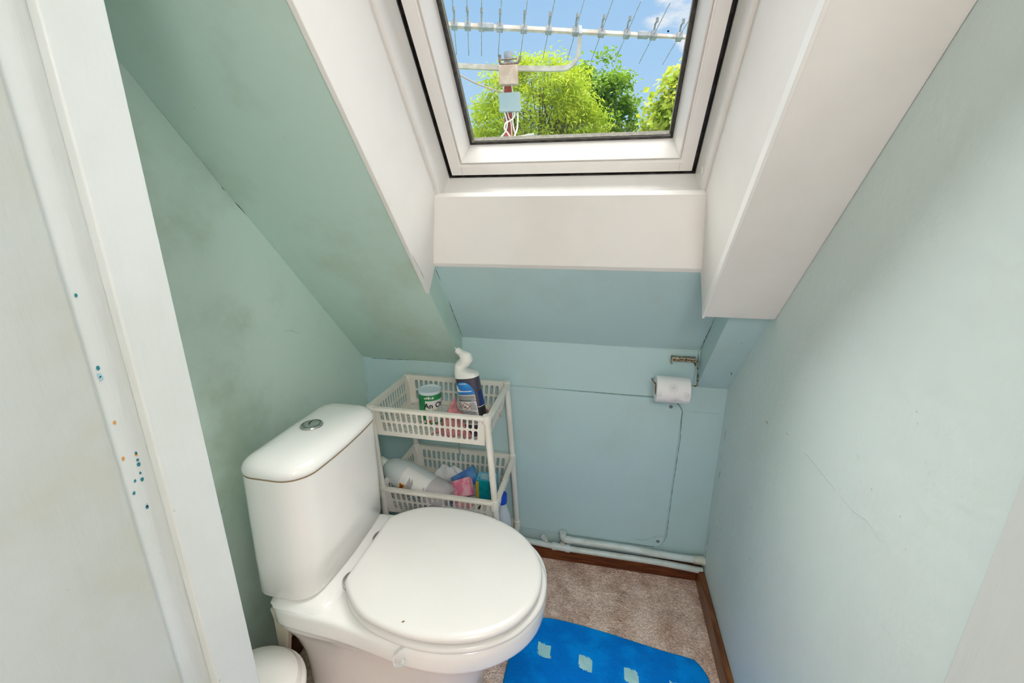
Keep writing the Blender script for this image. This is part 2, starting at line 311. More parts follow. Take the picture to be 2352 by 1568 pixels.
def catmull(P, k=6, closed=False):
    P = [Vector(p) for p in P]; n = len(P); out = []
    segs = n if closed else n - 1
    g = (lambda i: P[i % n]) if closed else (lambda i: P[max(0, min(n - 1, i))])
    for i in range(segs):
        a, b, c, d = g(i - 1), g(i), g(i + 1), g(i + 2)
        for j in range(k):
            t = j / k; t2 = t * t; t3 = t2 * t
            out.append(0.5 * ((2 * b) + (c - a) * t + (2 * a - 5 * b + 4 * c - d) * t2 + (3 * b - a - 3 * c + d) * t3))
    if not closed: out.append(P[-1])
    return out
def resample(P, n):
    P = list(P); L = [0]
    for i in range(len(P)): L.append(L[-1] + (P[(i + 1) % len(P)] - P[i]).length)
    out = []; k = 0
    for j in range(n):
        t = L[-1] * j / n
        while L[k + 1] < t: k += 1
        f = (t - L[k]) / max(1e-9, L[k + 1] - L[k]); out.append(P[k].lerp(P[(k + 1) % len(P)], f))
    return out
def offset(P, d):
    """positive d grows a counter-clockwise outline in the XY plane"""
    n = len(P); out = []
    for i in range(n):
        t = P[(i + 1) % n] - P[i - 1]; nn = Vector((t.y, -t.x, 0)).normalized(); out.append(P[i] + nn * d)
    return out
def shrink(P, k):
    c = sum(P, Vector()) / len(P); return [c + (p - c) * k for p in P]
def zed(P, z): return [Vector((p.x, p.y, z)) for p in P]
def area2(P): return sum(P[i].x * P[(i + 1) % len(P)].y - P[(i + 1) % len(P)].x * P[i].y for i in range(len(P)))
def rrect(x0, x1, y0, y1, r, n=64, z=0):
    P = []
    for cx, cy_, a0 in ((x1 - r, y1 - r, 0), (x0 + r, y1 - r, PI / 2), (x0 + r, y0 + r, PI), (x1 - r, y0 + r, 1.5 * PI)):
        for k in range(9): a = a0 + PI / 2 * k / 8; P.append(Vector((cx + r * math.cos(a), cy_ + r * math.sin(a), z)))
    return P if n is None else resample(P, n)
def empty(name, loc=(0, 0, 0)):
    o = bpy.data.objects.new(name, None); COL.objects.link(o); o.location = loc; o.empty_display_size = 0.05
    bpy.context.view_layer.update(); return o
def tag(o, label=None, cat=None, group=None, kind=None):
    if label: o['label'] = label
    if cat: o['category'] = cat
    if group: o['group'] = group
    if kind: o['kind'] = kind
    return o
def struct(o): o['kind'] = 'structure'; return o
def prism_x(poly, x0, x1):
    """polygon given as (s, n) on the roof slope, run between two x values"""
    m = MB(); m.loft([[sl(x0, s, n) for s, n in poly], [sl(x1, s, n) for s, n in poly]]); return m
def text_shape(txt, size, bold=0.0):
    cu = bpy.data.curves.new('lettering', 'FONT'); cu.body = txt; cu.size = size; cu.align_x = 'LEFT'; cu.offset = bold; cu.resolution_u = 3
    o = bpy.data.objects.new('lettering', cu); COL.objects.link(o); bpy.context.view_layer.update()
    dg = bpy.context.evaluated_depsgraph_get(); me = bpy.data.meshes.new_from_object(o.evaluated_get(dg))
    v = [p.co.copy() for p in me.vertices]; f = [tuple(q.vertices) for q in me.polygons]
    bpy.data.objects.remove(o); bpy.data.curves.remove(cu); bpy.data.meshes.remove(me)
    return v, f
def strip_quads(m, mapf, u0, v0, u1, v1, mi=0, nu=6, nv=2):
    vs = [mapf(u0 + (u1 - u0) * i / nu, v0 + (v1 - v0) * j / nv) for j in range(nv + 1) for i in range(nu + 1)]
    fs = [(j * (nu + 1) + i, j * (nu + 1) + i + 1, (j + 1) * (nu + 1) + i + 1, (j + 1) * (nu + 1) + i) for j in range(nv) for i in range(nu)]
    m.add(vs, fs, mi)
def map_text(m, mapf, txt, size, u, v, mi=0, bold=0.0):
    vs, fs = text_shape(txt, size, bold)
    m.add([mapf(u + p.x, v + p.y) for p in vs], fs, mi)

# ================================================================== SETTING
def build_room():
    T = 0.06
    m = MB(); m.box((-1.4, -1.9, -0.08), (1.1, YB + 0.03, 0)); struct(m.build('floor', M['carpet']))
    m = MB(); m.box((XL - T, YB, 0), (XR + T, YB + T, 0.87)); struct(m.build('wall_back', M['teal_back'], smooth=0))
    m = MB(); m.box((XL - T, 0.418, 0), (XL, YB, 2.2)); struct(m.build('wall_left', M['teal'], smooth=0))
    m = MB(); m.box((XR, 0.02, 0), (XR + T, YB, 2.2)); struct(m.build('wall_right', M['teal_plaster'], smooth=0))
    # sloping ceiling: middle board below the window, furred-down left board, boxed rafter to the right
    m = prism_x([(-1.15, 0), (-1.15, 0.25), (0.455, 0.25), (0.455, 0.075), (0.366, 0)], X1, X2); struct(m.build('ceiling', M['teal_back'], smooth=0))
    m = prism_x([(-0.08, NL), (-0.08, 0.25), (1.62, 0.25), (1.62, NL)], XL - T, X1); struct(m.build('ceiling_left', M['teal_slope'], smooth=0))
    m = prism_x([(-0.10, NR), (-0.10, 0.25), (1.62, 0.25), (1.62, NR)], X2, XR + T); struct(m.build('ceiling_right', M['teal_back'], smooth=0))
    m = prism_x([(1.47, -0.02), (1.47, 0.25), (1.62, 0.25), (1.62, -0.02)], X1, X2); struct(m.build('ceiling_top', M['lining'], smooth=0))
    # lower run of roof outside, left and right of the middle strip
    for a, b in ((XL - T, X1), (X2, XR + T)):
        m = prism_x([(-1.15, 0.12), (-1.15, 0.25), (-0.08, 0.25), (-0.08, 0.12)], a, b); struct(m.build('ceiling_eaves', M['slate'], smooth=0))
    # hall behind and ceiling over it
    ztop = sl(0, 1.62, -0.08).z
    m = MB(); m.box((-1.46, -1.96, ztop), (1.16, 0.36, ztop + 0.1)); struct(m.build('ceiling_hall', M['hall'], smooth=0))
    m = MB(); m.box((-1.46, -1.96, 0), (-1.40, 0.12, ztop)); struct(m.build('wall_hall_left', M['hall'], smooth=0))
    m = MB(); m.box((1.10, -1.96, 0), (1.16, 0.02, ztop)); struct(m.build('wall_hall_right', M['hall'], smooth=0))
    m = MB(); m.box((-1.46, -1.96, 0), (1.16, -1.90, ztop)); struct(m.build('wall_hall_back', M['hall'], smooth=0))
    # front wall pieces either side of the doorway
    m = MB(); m.box((-1.46, 0.12, 0), (-0.530, 0.418, ztop)); struct(m.build('wall_front', M['hall'], smooth=0))
    m = MB(); m.box((XR + 0.005, -0.04, 0), (1.16, 0.02, ztop)); struct(m.build('wall_front_right', M['hall'], smooth=0))
    # door lining with its planted stop, left side of the doorway
    zt = 1.97
    m = MB(); m.box((-0.530, 0.11, 0), (-0.505, 0.322, zt)); d = struct(m.build('door_1', M['gloss_dirty'], smooth=40, bevel=0.004, seg=3))
    m = MB(); m.box((-0.530, 0.321, 0), (-0.511, 0.418, zt)); m.build('rebate', M['gloss'], d, smooth=40, bevel=0.001)
    m = MB(); m.box((-0.5115, 0.357, 0), (-0.498, 0.4185, zt)); m.build('door_stop', M['gloss'], d, smooth=40, bevel=0.0022, seg=3)
    m = MB()
    fl = random.Random(3)
    for px, py, c in ((174,678,0),(228,862,1),(232,868,1),(263,970,2),(283,1053,2),(312,1040,0),(316,1056,0),(318,1066,0),(322,1086,0),(326,1100,0),(310,1104,0),(338,1164,0),(337,1160,1),(308,1132,0),(225,845,0),(313,1044,2)):
        p = at_x(px, py, -0.5108); r = fl.uniform(0.0012, 0.0026)
        m.loft([[p + Vector((k * 0.0004, r * (0.6 + 0.4 * fl.random()) * math.cos(a * PI / 4), 1.5 * r * (0.6 + 0.4 * fl.random()) * math.sin(a * PI / 4))) for a in range(8)] for k in (0, 1)], mi=c)
    m.build('paint_chips', [mat('teal_chip', (0.02, 0.19, 0.24, 1)), mat('blue_chip', (0.30, 0.50, 0.60, 1)), mat('ochre_chip', (0.60, 0.30, 0.08, 1))], d)
    m = MB(); m.box((-0.530, 0.11, zt), (XR - 0.006, 0.418, zt + 0.05)); m.build('door_head', M['gloss'], d, smooth=40, bevel=0.002)
    m = MB(); m.box((XR - 0.007, 0.02, 0), (XR + 0.004, 0.440, zt)); m.build('door_lining_right', M['gloss'], d, smooth=40, bevel=0.003)
    # skirting boards
    m = MB(); m.box((XL, YB - 0.018, 0), (XR, YB, 0.062)); struct(m.build('baseboard_back', M['wood'], bevel=0.003))
    m = MB(); m.box((XR - 0.018, 0.44, 0), (XR, YB - 0.018, 0.068)); struct(m.build('baseboard_right', M['woodr'], bevel=0.004))
    m = MB(); m.box((XL, 0.42, 0), (XL + 0.018, YB - 0.018, 0.062)); struct(m.build('baseboard_left', M['wood'], bevel=0.003))
build_room()

def at_sl(px, py, n):
    d = ray(px, py); return EYE + d * (((OZ - EYE).dot(NN) + n) / d.dot(NN))
def marks(name, parent, mt, paths, fn, w=0.0008, lift=0.0004, seed=1):
    """hairline cracks, open joints and painted edge shade lying on a surface"""
    rd = random.Random(seed); m = MB()
    for path in paths:
        P = [fn(*q[:2]) for q in path]; Q = []
        for a, b in zip(P[:-1], P[1:]):
            k = max(2, int((b - a).length / 0.012))
            for i in range(k): Q.append(a.lerp(b, i / k))
        Q.append(P[-1]); n = len(Q); rings = []
        for i, q in enumerate(Q):
            t = (Q[min(n - 1, i + 1)] - Q[max(0, i - 1)]).normalized(); toward = (EYE - q).normalized(); side = t.cross(toward).normalized()
            up = side.cross(t).normalized(); ww = w * (0.35 + 0.9 * rd.random()) * (0.25 if i in (0, n - 1) else 1); q = q + up * lift + side * (rd.uniform(-.4, .4) * w)
            rings.append([q + side * ww, q - side * ww, q - side * ww - up * (lift + 0.0003), q + side * ww - up * (lift + 0.0003)])
        m.loft(rings)
    return m.build(name, mt, parent, smooth=0)
def build_wear_and_shade():
    O = bpy.data.objects; dark = mat('dark_joint', (0.05, 0.065, 0.06, 1), 0.9); soft = mat('faint_joint', (0.33, 0.45, 0.44, 1), 0.9); tan = mat('bare_plaster', (0.42, 0.33, 0.22, 1), 0.9)  # soft is the paler colour for hairlines and small dents
    L_ = lambda x, y: at_x(x, y, XL); B_ = lambda x, y: at_y(x, y, YB); R_ = lambda x, y: at_x(x, y, XR)
    marks('open_joint', O['wall_left'], dark, [[(536, 461), (572, 500)], [(592, 521), (603, 535)], [(664, 605), (676, 619)], [(508, 428), (516, 438)], [(700, 648), (745, 702)]], L_, 0.0010)
    marks('hairline', O['wall_left'], soft, [[(262, 124), (340, 220), (420, 318), (536, 461)], [(572, 500), (700, 648), (836, 816)], [(650, 760), (668, 759), (690, 766)], [(500, 1190), (517, 1160)]], L_, 0.0007)
    marks('open_joint', O['wall_back'], dark, [[(852, 822), (905, 825), (960, 827)], [(985, 829), (1048, 833)], [(1602, 808), (1606, 806)], [(1601, 888), (1632, 890)], [(1644, 891), (1668, 893)], [(1085, 773), (1120, 775)], [(1604, 810), (1602, 850), (1600, 886)]], B_, 0.0009)
    marks('panel_edge_shade', O['wall_back'], mat('edge_shade_line', (0.20, 0.27, 0.27, 1), 0.9), [[(1180, 887), (1300, 895), (1440, 906), (1535, 913), (1553, 921), (1567, 941), (1562, 1010), (1545, 1120), (1531, 1232), (1520, 1249), (1500, 1255), (1400, 1239), (1290, 1221)]], B_, 0.0015)  # shadow along the access panel edge, painted as a dark line
    marks('hairline', O['wall_back'], soft, [[(1062, 771), (1250, 784), (1420, 795), (1602, 807)], [(1061, 772), (1060, 832)], [(838, 822), (845, 905)], [(1570, 943), (1655, 951)], [(1498, 1258), (1497, 1268)]], B_, 0.0006)
    marks('corner_crack', O['wall_right'], dark, [[(1667, 985), (1664, 1012)], [(1655, 1080), (1650, 1100)], [(1630, 1220), (1624, 1258)], [(1660, 1040), (1657, 1056)], [(1622, 1262), (1618, 1290)]], R_, 0.0008)
    marks('hairline', O['wall_right'], soft, [[(1848, 1038), (1868, 1062), (1905, 1108), (1922, 1130)], [(1930, 1140), (1960, 1175), (1990, 1195), (2028, 1248)], [(1965, 1040), (1975, 1058)], [(1672, 880), (1720, 800), (1770, 732)]], R_, 0.00035)
    marks('dent', O['wall_right'], tan, [[(1760, 966), (1764, 973)], [(1655, 1214), (1656, 1222)]], R_, 0.0022)
    marks('stain', O['wall_right'], mat('tan_stain', (0.52, 0.53, 0.45, 1), 0.8), [[(2172, 994), (2173, 1000)], [(2126, 1058), (2127, 1066)], [(2133, 1080), (2135, 1088)], [(2146, 1105), (2149, 1113)], [(2125, 1203), (2127, 1209)], [(2080, 1258), (2081, 1264)]], R_, 0.0016)
    marks('dent', O['wall_right'], soft, [[(2002, 1122), (2003, 1125)], [(2107, 970), (2109, 974)], [(2105, 943), (2107, 946)], [(1722, 1280), (1724, 1283)], [(1805, 992), (1812, 1000)]], R_, 0.0012)
    marks('open_joint', O['ceiling'], dark, [[(1646, 722), (1608, 803)], [(1030, 690), (1061, 770)], [(1000, 616), (1012, 645)]], lambda x, y: at_sl(x, y, 0.0), 0.0008)
    marks('nick', O['ceiling_right'], dark, [[(1681, 854), (1679, 861)]], lambda x, y: at_sl(x, y, NR), 0.0012)
    marks('hairline', O['ceiling_left'], soft, [[(690, 40), (730, 125), (800, 270), (880, 445), (930, 553), (975, 640)]], lambda x, y: at_sl(x, y, NL), 0.0007)
    marks('nick', O['ceiling_left'], dark, [[(729, 122), (732, 129)]], lambda x, y: at_sl(x, y, NL), 0.0012)
def build_window_lining():
    # white boards lining the window opening
    def board(name, pts, bevel=0.0012):
        m = MB(); m.loft(pts); return struct(m.build(name, M['lining'], smooth=0, bevel=bevel))
    t = 0.010
    # apron under the window: upright board
    board('trim_1', [[sl(x, 0.352, -0.001), sl(x, 0.4835, 0.1158), sl(x, 0.500, 0.1158), sl(x, 0.500, 0.100), sl(x, 0.366, -0.006 + 0.005)] for x in (X1 + 0.002, X3 + 0.02)])
    # left and right reveals, splayed a little
    for nm, xa, xb, na, sg in (('trim_2', X1, -0.4265, NL - 0.004, 1), ('trim_3', X3, 0.2155, NW - 0.004, -1)):
        xn = lambda n: xa + (xb - xa) * (n - na) / (0.118 - na)
        poly = [(0.316 if sg > 0 else 0.299, na), (0.352, 0.0), (0.350, 0.118), (1.5, 0.118), (1.5, na)]
        board(nm, [[sl(xn(n), q, n) for q, n in poly], [sl(xn(n) - sg * t, q, n) for q, n in poly]])
    # box below: bottom of left reveal follows the middle slope down to the furred-down board
    # right-hand white boxing over the rafter
    m = prism_x([(0.303, NW - 0.012), (0.345, 0.0), (1.6, 0.0), (1.6, NW - 0.012)], X3 + 0.004, XR - 0.0005); struct(m.build('trim_4', M['lining'], smooth=0, bevel=0.001))
    m = prism_x([(0.298, NW - 0.0135), (0.306, NW + 0.01), (1.6, NW + 0.01), (1.6, NW - 0.0135)], X3 - 0.002, X3 + 0.004); struct(m.build('trim_5', M['upvc'], smooth=0, bevel=0.001))
build_window_lining()
build_wear_and_shade()

def ring_profile(rect, prof, m=None, mi=0):
    """sweep a profile of (inset, depth) round a rectangle (x0, x1, s0, s1) lying on the slope"""
    x0, x1, s0, s1 = rect; m = m or MB(); rings = []
    for d, n in prof: rings.append([sl(x0 + d, s0 + d, n), sl(x1 - d, s0 + d, n), sl(x1 - d, s1 - d, n), sl(x0 + d, s1 - d, n)])
    m.loft(rings, closed=True, mi=mi); return m
def build_window():
    R0 = (-0.4275, 0.2165, 0.474, 1.47)
    m = ring_profile(R0, [(0, 0.116), (0.008, 0.116), (0.0155, 0.19), (0.0155, 0.262), (-0.02, 0.262), (-0.02, 0.16)])
    fr = struct(m.build('window_1', M['upvc'], smooth=20, bevel=0.0008))
    RS = (-0.4275, 0.2165, 0.4725, 1.47)
    m = ring_profile(RS, [(0.0245, 0.187), (0.0490, 0.187), (0.0500, 0.1895), (0.0535, 0.1895), (0.0535, 0.196), (0.0572, 0.196), (0.0572, 0.190), (0.0590, 0.190), (0.0735, 0.2445), (0.0735, 0.262), (0.0245, 0.262)])
    m.build('sash', M['upvc'], fr, smooth=20, bevel=0.0006)
    m = ring_profile(R0, [(0.0140, 0.1860), (0.0166, 0.1880), (0.0166, 0.1985), (0.0235, 0.1985), (0.0242, 0.1895), (0.0250, 0.1895), (0.0250, 0.225), (0.0140, 0.225)]); m.build('gap_shade_ring', M['gasket'], fr, smooth=20)  # black ring stands in for the shade in the gap round the sash
    m = MB()      # fine joints between side and bottom members of the sash
    for x in (R0[0] + 0.0545, R0[1] - 0.0545):
        m.loft([[sl(x - 0.0004, s, 0.1866), sl(x + 0.0004, s, 0.1866), sl(x + 0.0004, s, 0.1872), sl(x - 0.0004, s, 0.1872)] for s in (0.4705 + 0.0250, 0.4705 + 0.0490)])
    m.build('sash_joint', M['print'], fr, smooth=0)
    m = ring_profile(RS, [(0.0725, 0.2435), (0.0760, 0.2432), (0.0790, 0.2470), (0.0725, 0.2470)]); m.build('gasket', M['gasket'], fr, smooth=20)
    m = ring_profile(RS, [(0.0790, 0.2475), (0.0815, 0.2475), (0.0815, 0.2625), (0.0790, 0.2625)]); m.build('spacer', M['spacer'], fr, smooth=20)
    x0, x1, s0, s1 = RS; d = 0.0745
    m = MB(); m.loft([[sl(x0 + d, s0 + d, n), sl(x1 - d, s0 + d, n), sl(x1 - d, s1 - d, n), sl(x0 + d, s1 - d, n)] for n in (0.2473, 0.2476)])
    m.build('pane', M['glass'], fr, smooth=0)
    # little white bush in the right frame side
    c = sl(0.2045, 0.527, 0.150)
    mt = Matrix.Translation(c) @ Matrix(((0, UU.x, 1), (0, UU.y, 0), (0, UU.z, 0))).to_4x4() if False else None
    m = MB(); rings = []
    for r, dx in ((0.0050, -0.001), (0.0078, -0.001), (0.0082, 0.0), (0.0082, 0.004)):
        rings.append([sl(0.2045 - 0.0010 + dx + 0.0008, 0.527 + r * math.cos(a * PI / 10), 0.150 + r * math.sin(a * PI / 10)) for a in range(20)])
    m.loft(rings, cap0=True); m.build('bush', M['upvc'], fr)
build_window()

# ================================================================== TOILET
YC = 0.817
def sym_outline(prof, n=96, yc=YC, shear=0.0):
    """outline from (x, half width) pairs running from the back to the tip; counter-clockwise"""
    P = [Vector((x, yc - w, 0)) for x, w in prof] + [Vector((x, yc + w, 0)) for x, w in reversed(prof) if w > 1e-6]
    P = resample(catmull(P, 8, True), n)
    if shear: P = [Vector((p.x, p.y - shear * (p.x + 0.32), 0)) for p in P]
    return P if area2(P) > 0 else list(reversed(P))
def build_toilet():
    root = empty('toilet', (-0.42, YC, 0))
    tag(root, 'white close-coupled toilet with closed lid standing beside the left wall', 'toilet')
    # --- pan
    rim = sym_outline([(-0.705, 0.0), (-0.706, 0.10), (-0.700, 0.152), (-0.680, 0.171), (-0.62, 0.177), (-0.54, 0.181), (-0.47, 0.188), (-0.40, 0.198), (-0.335, 0.204), (-0.27, 0.201), (-0.215, 0.186), (-0.165, 0.158), (-0.122, 0.116), (-0.097, 0.066), (-0.089, 0.0)])
    foot = sym_outline([(-0.70, 0.0), (-0.70, 0.06), (-0.69, 0.095), (-0.64, 0.108), (-0.56, 0.108), (-0.48, 0.102), (-0.42, 0.104), (-0.36, 0.110), (-0.32, 0.106), (-0.285, 0.085), (-0.265, 0.05), (-0.258, 0.0)])
    waist = sym_outline([(-0.69, 0.0), (-0.69, 0.07), (-0.68, 0.105), (-0.64, 0.118), (-0.56, 0.115), (-0.48, 0.100), (-0.43, 0.098), (-0.36, 0.102), (-0.30, 0.098), (-0.26, 0.080), (-0.235, 0.05), (-0.225, 0.0)])
    def mixo(a, b, t): return [p.lerp(q, t) for p, q in zip(a, b)]
    m = MB()
    secs = [zed(offset(foot, 0), 0.0), zed(offset(foot, 0.003), 0.02), zed(offset(foot, -0.002), 0.06), zed(mixo(foot, waist, 0.6), 0.13), zed(mixo(waist, rim, 0.10), 0.20), zed(mixo(waist, rim, 0.38), 0.265),
            zed(mixo(waist, rim, 0.70), 0.310), zed(mixo(waist, rim, 0.90), 0.333), zed(offset(rim, -0.006), 0.340), zed(offset(rim, -0.001), 0.346), zed(rim, 0.353),
            zed(rim, 0.383), zed(offset(rim, -0.002), 0.390), zed(offset(rim, -0.006), 0.3945), zed(offset(rim, -0.012), 0.396), zed(shrink(rim, 0.6), 0.396)]
    m.loft(secs)
    # slightly raised shelf that carries the cistern
    sh = rrect(-0.698, -0.565, YC - 0.160, YC + 0.160, 0.02, 64)
    m.loft([zed(offset(sh, 0.012), 0.394), zed(offset(sh, 0.008), 0.398), zed(sh, 0.403), zed(offset(sh, -0.004), 0.405)])
    pan = m.build('pan', M['ceramic'], root, smooth=50)
    # --- cistern, a little wider at the foot
    def cis(x0, x1, hw, r, bow, n=96, yc=0.834):
        P = rrect(x0, x1, yc - hw, yc + hw, r, None)
        P = catmull(resample(P, 64), 2, True); out = []
        for p in P:
            k = max(0.0, (p.x - (x0 + x1) / 2) / ((x1 - x0) / 2)); f = 1 - ((p.y - yc) / hw) ** 2
            out.append(Vector((p.x + bow * k * f, p.y, 0)))
        out = resample(out, n); return out if area2(out) > 0 else list(reversed(out))
    m = MB(); S_ = []
    for z, x0, x1, hw, r, ins in ((0.4055, -0.748, -0.600, 0.176, 0.046, -0.016), (0.4065, -0.748, -0.600, 0.177, 0.046, -0.005), (0.415, -0.748, -0.598, 0.1785, 0.046, 0), (0.50, -0.748, -0.593, 0.1765, 0.048, 0), (0.60, -0.748, -0.589, 0.1735, 0.050, 0), (0.714, -0.748, -0.585, 0.1690, 0.052, 0)):
        S_.append(zed(offset(cis(x0, x1, hw, r, 0.012), ins), z))
    S_.append(zed(offset(cis(-0.748, -0.585, 0.169, 0.052, 0.012), -0.006), 0.7145))
    m.loft(S_); m.build('cistern', M['ceramic'], root, smooth=50)
    lid0 = cis(-0.7482, -0.5848, 0.1692, 0.0522, 0.012)
    m = MB(); m.loft([zed(offset(lid0, -0.004), 0.7160), zed(offset(lid0, -0.0004), 0.7167), zed(offset(lid0, 0.0015), 0.720), zed(offset(lid0, 0.0005), 0.727), zed(offset(lid0, -0.005), 0.735), zed(offset(lid0, -0.013), 0.741), zed(offset(lid0, -0.025), 0.7455), zed(shrink(offset(lid0, -0.025), 0.80), 0.7485), zed(shrink(offset(lid0, -0.025), 0.5), 0.7495), zed(shrink(offset(lid0, -0.025), 0.15), 0.7500)])
    lid = m.build('cistern_lid', M['ceramic'], root, smooth=50)
    m = MB(); m.loft([zed(offset(lid0, -0.0048), 0.7138), zed(offset(lid0, 0.0002), 0.7141), zed(offset(lid0, 0.0002), 0.7163), zed(offset(lid0, -0.0048), 0.7166)], closed=True); m.build('lid_joint', mat('grimy_joint', (0.30, 0.22, 0.13, 1), 0.8), root, smooth=60)
    bc = at_z(716, 974, 0.753)
    m = MB(); T4 = Matrix.Translation((bc.x, bc.y, 0.748))
    m.lathe([(0.0265, 0.0), (0.0265, 0.004), (0.0250, 0.0062), (0.0215, 0.0066), (0.0208, 0.0045), (0.0, 0.0045)], 40, T4, cap=False); bt = m.build('flush_button', M['chrome'], root)
    m = MB(); rings = []
    def half(sgn, r0):
        P = []
        for k in range(17): a = -PI / 2 + PI * k / 16; P.append(Vector((sgn * r0 * math.cos(a), r0 * math.sin(a), 0)))
        return P
    for sgn, nm, bulge in ((-1, 'half_flush_button', 0.30), (1, 'full_flush_button', 0.30)):
        m = MB(); P = []
        for k in range(17): a = -PI / 2 + PI * k / 16; P.append(Vector((sgn * 0.0195 * math.cos(a), 0.0195 * math.sin(a), 0)))
        for k in range(9): t = 1 - 2 * k / 8.0; P.append(Vector((0.0008 * sgn - 0.0055 * math.cos(t * PI / 2), 0.0185 * t, 0)))
        rot = Matrix.Translation((bc.x, bc.y, 0.7525)) @ Matrix.Rotation(0.5, 4, 'Z')
        cen = sum(P, Vector()) / len(P)
        m.loft([[rot @ (p + Vector((0, 0, 0))) for p in P], [rot @ (p + Vector((0, 0, 0.0022))) for p in P], [rot @ (p.lerp(cen, 0.12) + Vector((0, 0, 0.0032))) for p in P], [rot @ (p.lerp(cen, 0.6) + Vector((0, 0, 0.0036))) for p in P]])
        m.build(nm, M['chrome'], bt, smooth=45)
    # --- seat and lid
    LY = 0.808
    lido = sym_outline([(-0.546, 0.0), (-0.546, 0.06), (-0.546, 0.098), (-0.5445, 0.109), (-0.538, 0.119), (-0.50, 0.155), (-0.46, 0.179), (-0.41, 0.191), (-0.355, 0.196), (-0.30, 0.193), (-0.245, 0.181), (-0.195, 0.160), (-0.150, 0.126), (-0.118, 0.082), (-0.102, 0.04), (-0.098, 0.0)], 110, LY, 0.065)
    seato = sym_outline([(-0.535, 0.0), (-0.535, 0.08), (-0.531, 0.118), (-0.515, 0.143), (-0.48, 0.168), (-0.43, 0.188), (-0.355, 0.1985), (-0.295, 0.1965), (-0.235, 0.183), (-0.185, 0.160), (-0.138, 0.124), (-0.107, 0.080), (-0.091, 0.04), (-0.087, 0.0)], 110, LY, 0.05)
    m = MB(); m.loft([zed(offset(seato, -0.010), 0.399), zed(offset(seato, -0.003), 0.401), zed(seato, 0.406), zed(offset(seato, -0.001), 0.411), zed(offset(seato, -0.006), 0.4155), zed(offset(seato, -0.012), 0.4165)])
    m.build('seat', M['seat'], root, smooth=50)
    m = MB(); m.loft([zed(offset(lido, -0.010), 0.4215), zed(offset(lido, -0.003), 0.4225), zed(lido, 0.427), zed(offset(lido, -0.0006), 0.432), zed(offset(lido, -0.003), 0.4365), zed(offset(lido, -0.008), 0.4392), zed(offset(lido, -0.016), 0.440), zed(shrink(lido, 0.55), 0.4405)])
    ld = m.build('seat_lid', M['seat'], root, smooth=50)
    p = at_z(926, 1427, 0.4404); m = MB()
    m.loft([[p + Vector((0.0032 * c * math.cos(a), 0.0024 * c * math.sin(a) + 0.001 * math.cos(a), z)) for a, c in zip([k * PI / 4 for k in range(8)], (1, .8, .9, .6, 1, .7, 1.1, .8))] for z in (0.0, 0.0006)])
    m.build('chip', M['chipc'], ld)
    for xx, yy in ((-0.46, -0.13), (-0.20, -0.09), (-0.20, 0.09), (-0.46, 0.14)):
        m = MB(); m.box((xx - 0.01, LY + yy - 0.01, 0.4163), (xx + 0.01, LY + yy + 0.01, 0.4217)); m.build('lid_buffer', M['seat'], ld)
    for yy in (0.745, 0.888):
        m = MB(); T4 = Matrix.Translation((-0.546, yy, 0.396))
        m.lathe([(0.026, 0.0), (0.0265, 0.004), (0.025, 0.010), (0.021, 0.0155), (0.014, 0.0185), (0.006, 0.0195)], 32, T4)
        h = m.build('hinge', M['chrome'], root)
        m = MB(); m.tube([(-0.541, yy - 0.024, 0.408), (-0.541, yy - 0.030, 0.408)], 0.0065, 16); m.build('hinge_pin', M['steel'], h)
build_toilet()

def build_rim_hook():
    root = empty('rim_hook', (-0.357, 0.60, 0.36)); tag(root, 'small clear plastic hook clipped over the front rim of the toilet pan', 'hook')
    yo = YC - 0.2045
    a = at_y(918, 1487, yo - 0.001); b = at_y(906, 1520, yo - 0.004); c = at_y(928, 1524, yo - 0.012)
    m = MB()
    path = [Vector((a.x + 0.012, yo + 0.012, 0.3985)), Vector((a.x + 0.003, yo + 0.001, 0.398)), Vector((a.x - 0.004, yo - 0.003, 0.392)), Vector((b.x, yo - 0.004, b.z + 0.016)), Vector((b.x, yo - 0.005, b.z + 0.004)), Vector((b.x + 0.006, yo - 0.008, b.z - 0.002)), Vector((c.x, yo - 0.012, c.z + 0.001)), Vector((c.x - 0.004, yo - 0.012, c.z + 0.010))]
    P = catmull(path, 5); rings = []
    for i, p in enumerate(P):
        t = (P[min(i + 1, len(P) - 1)] - P[max(i - 1, 0)]).normalized(); w = Vector((0.35, -0.9, 0)).normalized(); n = t.cross(w).normalized()
        rings.append([p + w * 0.0045 + n * 0.0012, p - w * 0.0045 + n * 0.0012, p - w * 0.0045 - n * 0.0012, p + w * 0.0045 - n * 0.0012])
    m.loft(rings); m.build('strap', M['clear'], root, smooth=60)
    m = MB(); q = c + Vector((0, 0.0, 0)); m.loft([[q + Vector((-0.010, 0, -0.003)), q + Vector((0.004, 0, -0.003)), q + Vector((0.001, 0, 0.010))], [q + Vector((-0.010, 0.0015, -0.003)), q + Vector((0.004, 0.0015, -0.003)), q + Vector((0.001, 0.0015, 0.010))]]); m.build('tab', M['clear'], root, smooth=0)
build_rim_hook()

